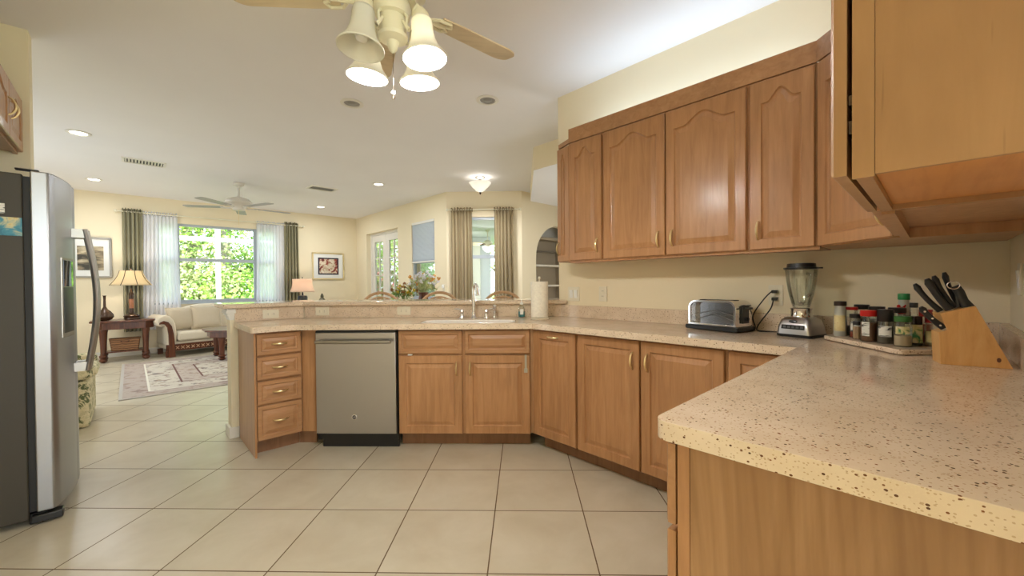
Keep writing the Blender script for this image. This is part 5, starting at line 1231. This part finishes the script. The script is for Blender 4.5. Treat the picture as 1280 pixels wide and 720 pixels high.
# ================================================================== dining furniture
def bar_stool(label, loc):
    t = thing('bar_stool', label, 'bar stool', loc, 0)
    MB().lathe([(.02, .66), (.19, .665), (.205, .69), (.20, .72), (.16, .735), (.02, .74)], n=28).build('seat', M['linen'], t)
    for k in range(4):
        a = PI / 4 + PI / 2 * k; ca, sa = math.cos(a), math.sin(a); mb = MB(); mb.tube([(.15 * ca, .15 * sa, .664), (.23 * ca, .23 * sa, .0)], [.02, .016], 10); mb.build('leg', M['rattan'], t)
    mb = MB(); mb.tube([(.20 * math.cos(a), .20 * math.sin(a), .25) for a in [2 * PI * k / 24 for k in range(25)]], .011, 8); mb.build('footrest', M['rattan'], t)
    yb = .20; W_ = .215; mb = MB(); pts = [(-W_ + .02, yb - .02, .70)]
    for k in range(17): a = PI - PI * k / 16; pts.append((W_ * math.cos(a), yb + .02, .93 + .175 * math.sin(a)))
    pts.append((W_ - .02, yb - .02, .70)); mb.tube(pts, .0165, 10); mb.build('back_frame', M['rattan'], t)
    mb = MB(); pts2 = []
    for k in range(17): a = PI - PI * k / 16; pts2.append(((W_ - .045) * math.cos(a), yb + .02, .93 + .125 * math.sin(a)))
    mb.tube(pts2, .009, 8)
    for q in (-.12, -.06, 0, .06, .12): mb.tube([(q * .3, yb + .01, .80), (q * 1.1, yb + .02, .93 + .124 * math.sqrt(max(0, 1 - (q * 1.1 / .17) ** 2)))], .008, 6)
    for sg in (-1, 1): mb.tube([(sg * .17, yb + .02, .93), (sg * .06, yb + .02, 1.02), (-sg * .04, yb + .02, 1.055)], .007, 6)
    mb.tube([(-.21, yb + .01, .80), (.21, yb + .01, .80)], .010, 8); mb.build('back_lattice', M['rattan'], t)
ys = 4.38
for lb, x_ in (('rattan bar stool with arched back, leftmost behind the bar', -1.635), ('rattan bar stool with arched back, middle one behind the bar', -.955), ('rattan bar stool with arched back, right one beyond the faucet', -.225)): bar_stool(lb, (x_, ys, 0))
dt = thing('dining_table', 'round wooden dining table behind the bar carrying the flowers', 'table', (-1.50, 5.75, 0))
MB().lathe([(.02, .72), (.53, .72), (.55, .735), (.545, .75), (.02, .75)], n=40).build('table_top', M['rattan'], dt)
MB().lathe([(.28, 0), (.28, .03), (.08, .08), (.06, .3), (.09, .5), (.07, .6), (.20, .719)], n=24).build('pedestal', M['rattan'], dt)
def bouquet(label, loc, vase_prof, vase_mat, n, cols, spread, h, leaf_m):
    t = thing('flower_arrangement', label, 'flowers', loc)
    MB().lathe(vase_prof, n=24).build('vase', vase_mat, t); top = vase_prof[-1][1]
    rnd = random.Random(hash(label) % 1000 if False else len(label)); st = MB(); lv = MB(); fl_ = [MB() for _ in cols]
    for k in range(n):
        a = rnd.random() * 2 * PI; rr_ = spread * math.sqrt(rnd.random()); hh = top + h * (.35 + .65 * rnd.random()) * (1 - .4 * rr_ / spread)
        p = (rr_ * math.cos(a), rr_ * math.sin(a), hh); st.tube([(0, 0, top * .6), (p[0] * .3, p[1] * .3, top + .03), p], .002, 4)
        m = fl_[k % len(cols)]
        for q in range(6):
            c = Vector(p) + Vector((rnd.uniform(-1, 1), rnd.uniform(-1, 1), rnd.uniform(-1, 1))) * .018; m.sphere(c, rnd.uniform(.007, .014), n=6, m=4)
        for q in range(5):
            c = Vector(p) * rnd.uniform(.7, 1) ; c.z = top + (hh - top) * rnd.uniform(.1, .9); d = Vector((rnd.uniform(-1, 1), rnd.uniform(-1, 1), rnd.uniform(-.3, 1))).normalized(); e = d.cross(Vector((0, 0, 1))).normalized() * .013
            lv.add([c, c + d * .03 + e, c + d * .075, c + d * .03 - e], [(0, 1, 2, 3)])
    st.build('stems', leaf_m, t); lv.build('leaves', leaf_m, t, recalc=False, smooth=False)
    for m, c in zip(fl_, cols): m.build('blossoms', c, t)
    return t
bouquet('yellow and green flowers in a glass bowl on the dining table', (-1.66, 5.64, .7505), [(.06, 0), (.10, .02), (.11, .12), (.105, .24), (.11, .25)], M['jar_glass'], 34, [plain('yellow_blossom', L(206, 176, 50), .7), plain('rust_blossom', L(150, 100, 50), .7)], .20, .24, LEAF[2])
bouquet('airy white blossoms in a brown pottery vase beside the yellow flowers', (-1.36, 5.50, .7505), [(.05, 0), (.075, .03), (.09, .12), (.075, .22), (.055, .30), (.07, .34)], M['mahogany'], 44, [plain('white_blossom', L(236, 236, 244), .7), plain('white_blossom_2', L(226, 220, 232), .7), plain('orange_blossom', L(210, 150, 60), .7)], .22, .36, LEAF[1])

# ================================================================== outside
struct(MB().prism([(-40, -20), (40, -20), (40, 60), (-40, 60)], -.35, -.16), 'ground', M['grass'])
# covered porch beyond the dining window
struct(MB().prism([(-1.15, 7.15), (0, 7.15), (3.0, 10.15), (3.0, 14.5), (-2.3, 14.5), (-2.3, 8.6)], 2.66, 2.75), 'ceiling_porch', M['lanai'])
struct(MB().prism([(-1.15, 7.15), (0, 7.15), (3.0, 10.15), (3.0, 14.5), (-2.3, 14.5), (-2.3, 8.6)], -.15, -.02), 'floor_porch', plain('porch_pavers', L(200, 190, 176), .8))
struct(MB().box(-2.28, -.985, 12.5, 12.6, -.01, 2.655), 'wall_porch', M['lanai'])
mb = MB(); mb.box(-1.56, -1.50, 12.44, 12.495, 0, 2.44); mb.box(-1.50, -1.30, 12.46, 12.495, 0, 2.44); mb.box(-1.56, -1.26, 12.43, 12.495, 2.44, 2.50)
struct(mb, 'door_3', M['white'])
pf = ceiling_fan('ceiling_fan', 'porch ceiling fan with lit glass bowl seen through the dining window', (-.93, 10.9), 2.27, {'blade': M['fan_blade'], 'metal': M['bronze']}, .18, .66, .14, 20, .14)
MB().lathe([(.03, .388), (.06, .385), (.05, .35), (.012, .34), (.012, .12), (.07, .10), (.13, .06), (.12, .0), (.07, -.03), (.06, -.06)], n=28).build('motor_housing', M['fan_white'], pf)
MB().lathe([(.13, -.062), (.15, -.08), (.12, -.15), (.05, -.20), (.01, -.21)], n=28).build('glass_bowl', M['frosted'], pf)
light('porch_fan_light', 'POINT', (-.93, 10.9, 1.95), 20, SOFT, .06)
light('porch_fan_light', 'POINT', (-.93, 10.9, 2.17), 6, SOFT, .03)
# white cage of the pool screen
def cage(label, pts_list, loc, th, r=.03):
    t = thing('screen_frame', label, 'screen enclosure', loc, th)
    for nm, pts in pts_list:
        mb = MB(); mb.tube(pts, r, 4, flat=1.0); mb.build(nm, M['screen_frame'], t, smooth=False)
    return t
ol = at(2.37, LWD + 3.2 * R2)
cage('white aluminium pool screen frame seen through the living room window', [
    ('post', [(0, 0, -.158), (0, 0, 2.9), (.12, .05, 3.3), (.5, .2, 3.9)]), ('post', [(-2.4, 0, -.158), (-2.4, 0, 2.9)]), ('post', [(2.4, 0, -.158), (2.4, 0, 2.9)]),
    ('beam', [(-4, 0, 2.40), (4, 0, 2.40)]), ('kick_rail', [(-4, 0, .45), (4, 0, .45)])], ol, 45, .055)
cage('white aluminium screen frame seen through the shade window', [('post', [(0, 0, -.158), (0, 0, 2.6)]), ('beam', [(-2, 0, 2.5), (2, 0, 2.5)])], (-3.0, 10.2, 0), -45, .05)
def tree(name, label, cat, x, y, h, r, m, n=2600, seed=1, trunk=True, low=.0, ls=.13):
    t = thing(name, label, cat, (x, y, -.16)); rnd = random.Random(seed); lv = MB()
    cl = [(rnd.gauss(0, r * .42), rnd.gauss(0, r * .42), h * (low + (1 - low) * rnd.random())) for _ in range(26)]
    for k in range(n):
        c = cl[rnd.randrange(len(cl))]; q = Vector((rnd.gauss(0, 1), rnd.gauss(0, 1), rnd.gauss(0, 1))).normalized() * (r * .34 * rnd.random() ** .4)
        p = Vector(c) + q
        if p.z < .02: p.z = .05 + rnd.random() * .3
        d = Vector((rnd.uniform(-1, 1), rnd.uniform(-1, 1), rnd.uniform(-1, .6))).normalized(); e = d.cross(Vector((rnd.uniform(-1, 1), rnd.uniform(-1, 1), .5))).normalized() * ls * .32
        lv.add([p, p + d * ls * .5 + e, p + d * ls, p + d * ls * .5 - e], [(0, 1, 2, 3)])
    lv.build('foliage', m, t, recalc=False, smooth=False)
    tb = MB(); tb.tube([(0, 0, 0), (.05, .02, h * .4), (-.04, .05, h * .85)], [r * .07, r * .05, r * .02], 8)
    for k in range(5): c = cl[k]; tb.tube([(0, 0, h * .25), (c[0] * .5, c[1] * .5, (h * .3 + c[2]) / 2), c], [r * .035, r * .02, r * .008], 5)
    tb.build('trunk' if trunk else 'stems', M['bark'], t)
def outp(s, dist): return sd(s, LWD + dist * R2)
specs = [('tree', 'olive-green tree far left outside the living room window', .0, 6.5, 5.2, 2.6, 1), ('tree', 'airy olive tree with pale trunk behind the left half of the window', 1.3, 7.5, 5.8, 2.6, 1),
         ('tree', 'bright green tree filling the right half of the living room window', 3.2, 6.3, 5.6, 2.5, 0), ('tree', 'deep green tree behind the right sheer curtain', 5.2, 7.5, 5.2, 2.6, 2), ('tree', 'bright leafy tree seen between the window trees', 2.2, 9.5, 6.8, 3.0, 0), ('tree', 'tall dense tree far behind the left of the window', -.9, 9.8, 6.4, 3.0, 2)]
for i, (n_, lb, s_, ds, h_, r_, mi) in enumerate(specs): tree(n_, lb, 'tree', *outp(s_, ds), h_, r_, LEAF[mi], 9000, i + 1, ls=.12)
for i, (lb, s_, ds, mi) in enumerate((('low olive shrub left outside the living room window', .6, 4.6, 1), ('pale brushy shrub in the middle outside the living room window', 1.9, 4.9, 1), ('bright shrub right outside the living room window', 3.1, 4.6, 0))):
    tree('shrub', lb, 'shrub', *outp(s_, ds), 1.7, 1.3, LEAF[mi], 2600, 20 + i, False, 0, .12)
for i, (lb, x_, y_, h_, r_, mi) in enumerate((('bright tree outside the left french door', -5.0, 13.6, 4.2, 1.7, 0), ('olive tree outside the right french door', -4.2, 16.4, 4.6, 1.9, 1), ('bright leafy shrub outside the shade window', -3.15, 12.3, 2.3, .75, 0), ('deep green tree beyond the shade window', -3.6, 20.0, 5.2, 2.2, 2), ('green tree at the end of the porch', -.3, 17.2, 4.6, 2.0, 0))):
    tree('tree' if 'tree' in lb else 'shrub', lb, 'tree' if 'tree' in lb else 'shrub', x_, y_, h_, r_, LEAF[mi], 4200, 40 + i, ls=.13)
def redbush(x, y):
    t = thing('flowering_bush', 'pink flowering bush outside the french doors', 'shrub', (x, y, -.16)); rnd = random.Random(5); lv = MB(); fw = MB()
    for k in range(1400):
        p = Vector((rnd.uniform(-.6, .6), rnd.uniform(-.6, .6), .3 + 1.4 * rnd.random())); d = Vector((rnd.uniform(-1, 1), rnd.uniform(-1, 1), rnd.uniform(-1, 1))).normalized(); e = d.cross(Vector((0, .3, 1))).normalized() * .04
        (fw if k % 4 == 0 else lv).add([p, p + d * .06 + e, p + d * .12, p + d * .06 - e], [(0, 1, 2, 3)])
    lv.build('foliage', LEAF[2], t, recalc=False, smooth=False); fw.build('blossoms', plain('pink_blossom', L(220, 90, 120), .7), t, recalc=False, smooth=False)
    MB().tube([(0, 0, 0), (0, 0, .9)], .04, 6).build('stems', M['bark'], t)
redbush(-3.75, 11.2)
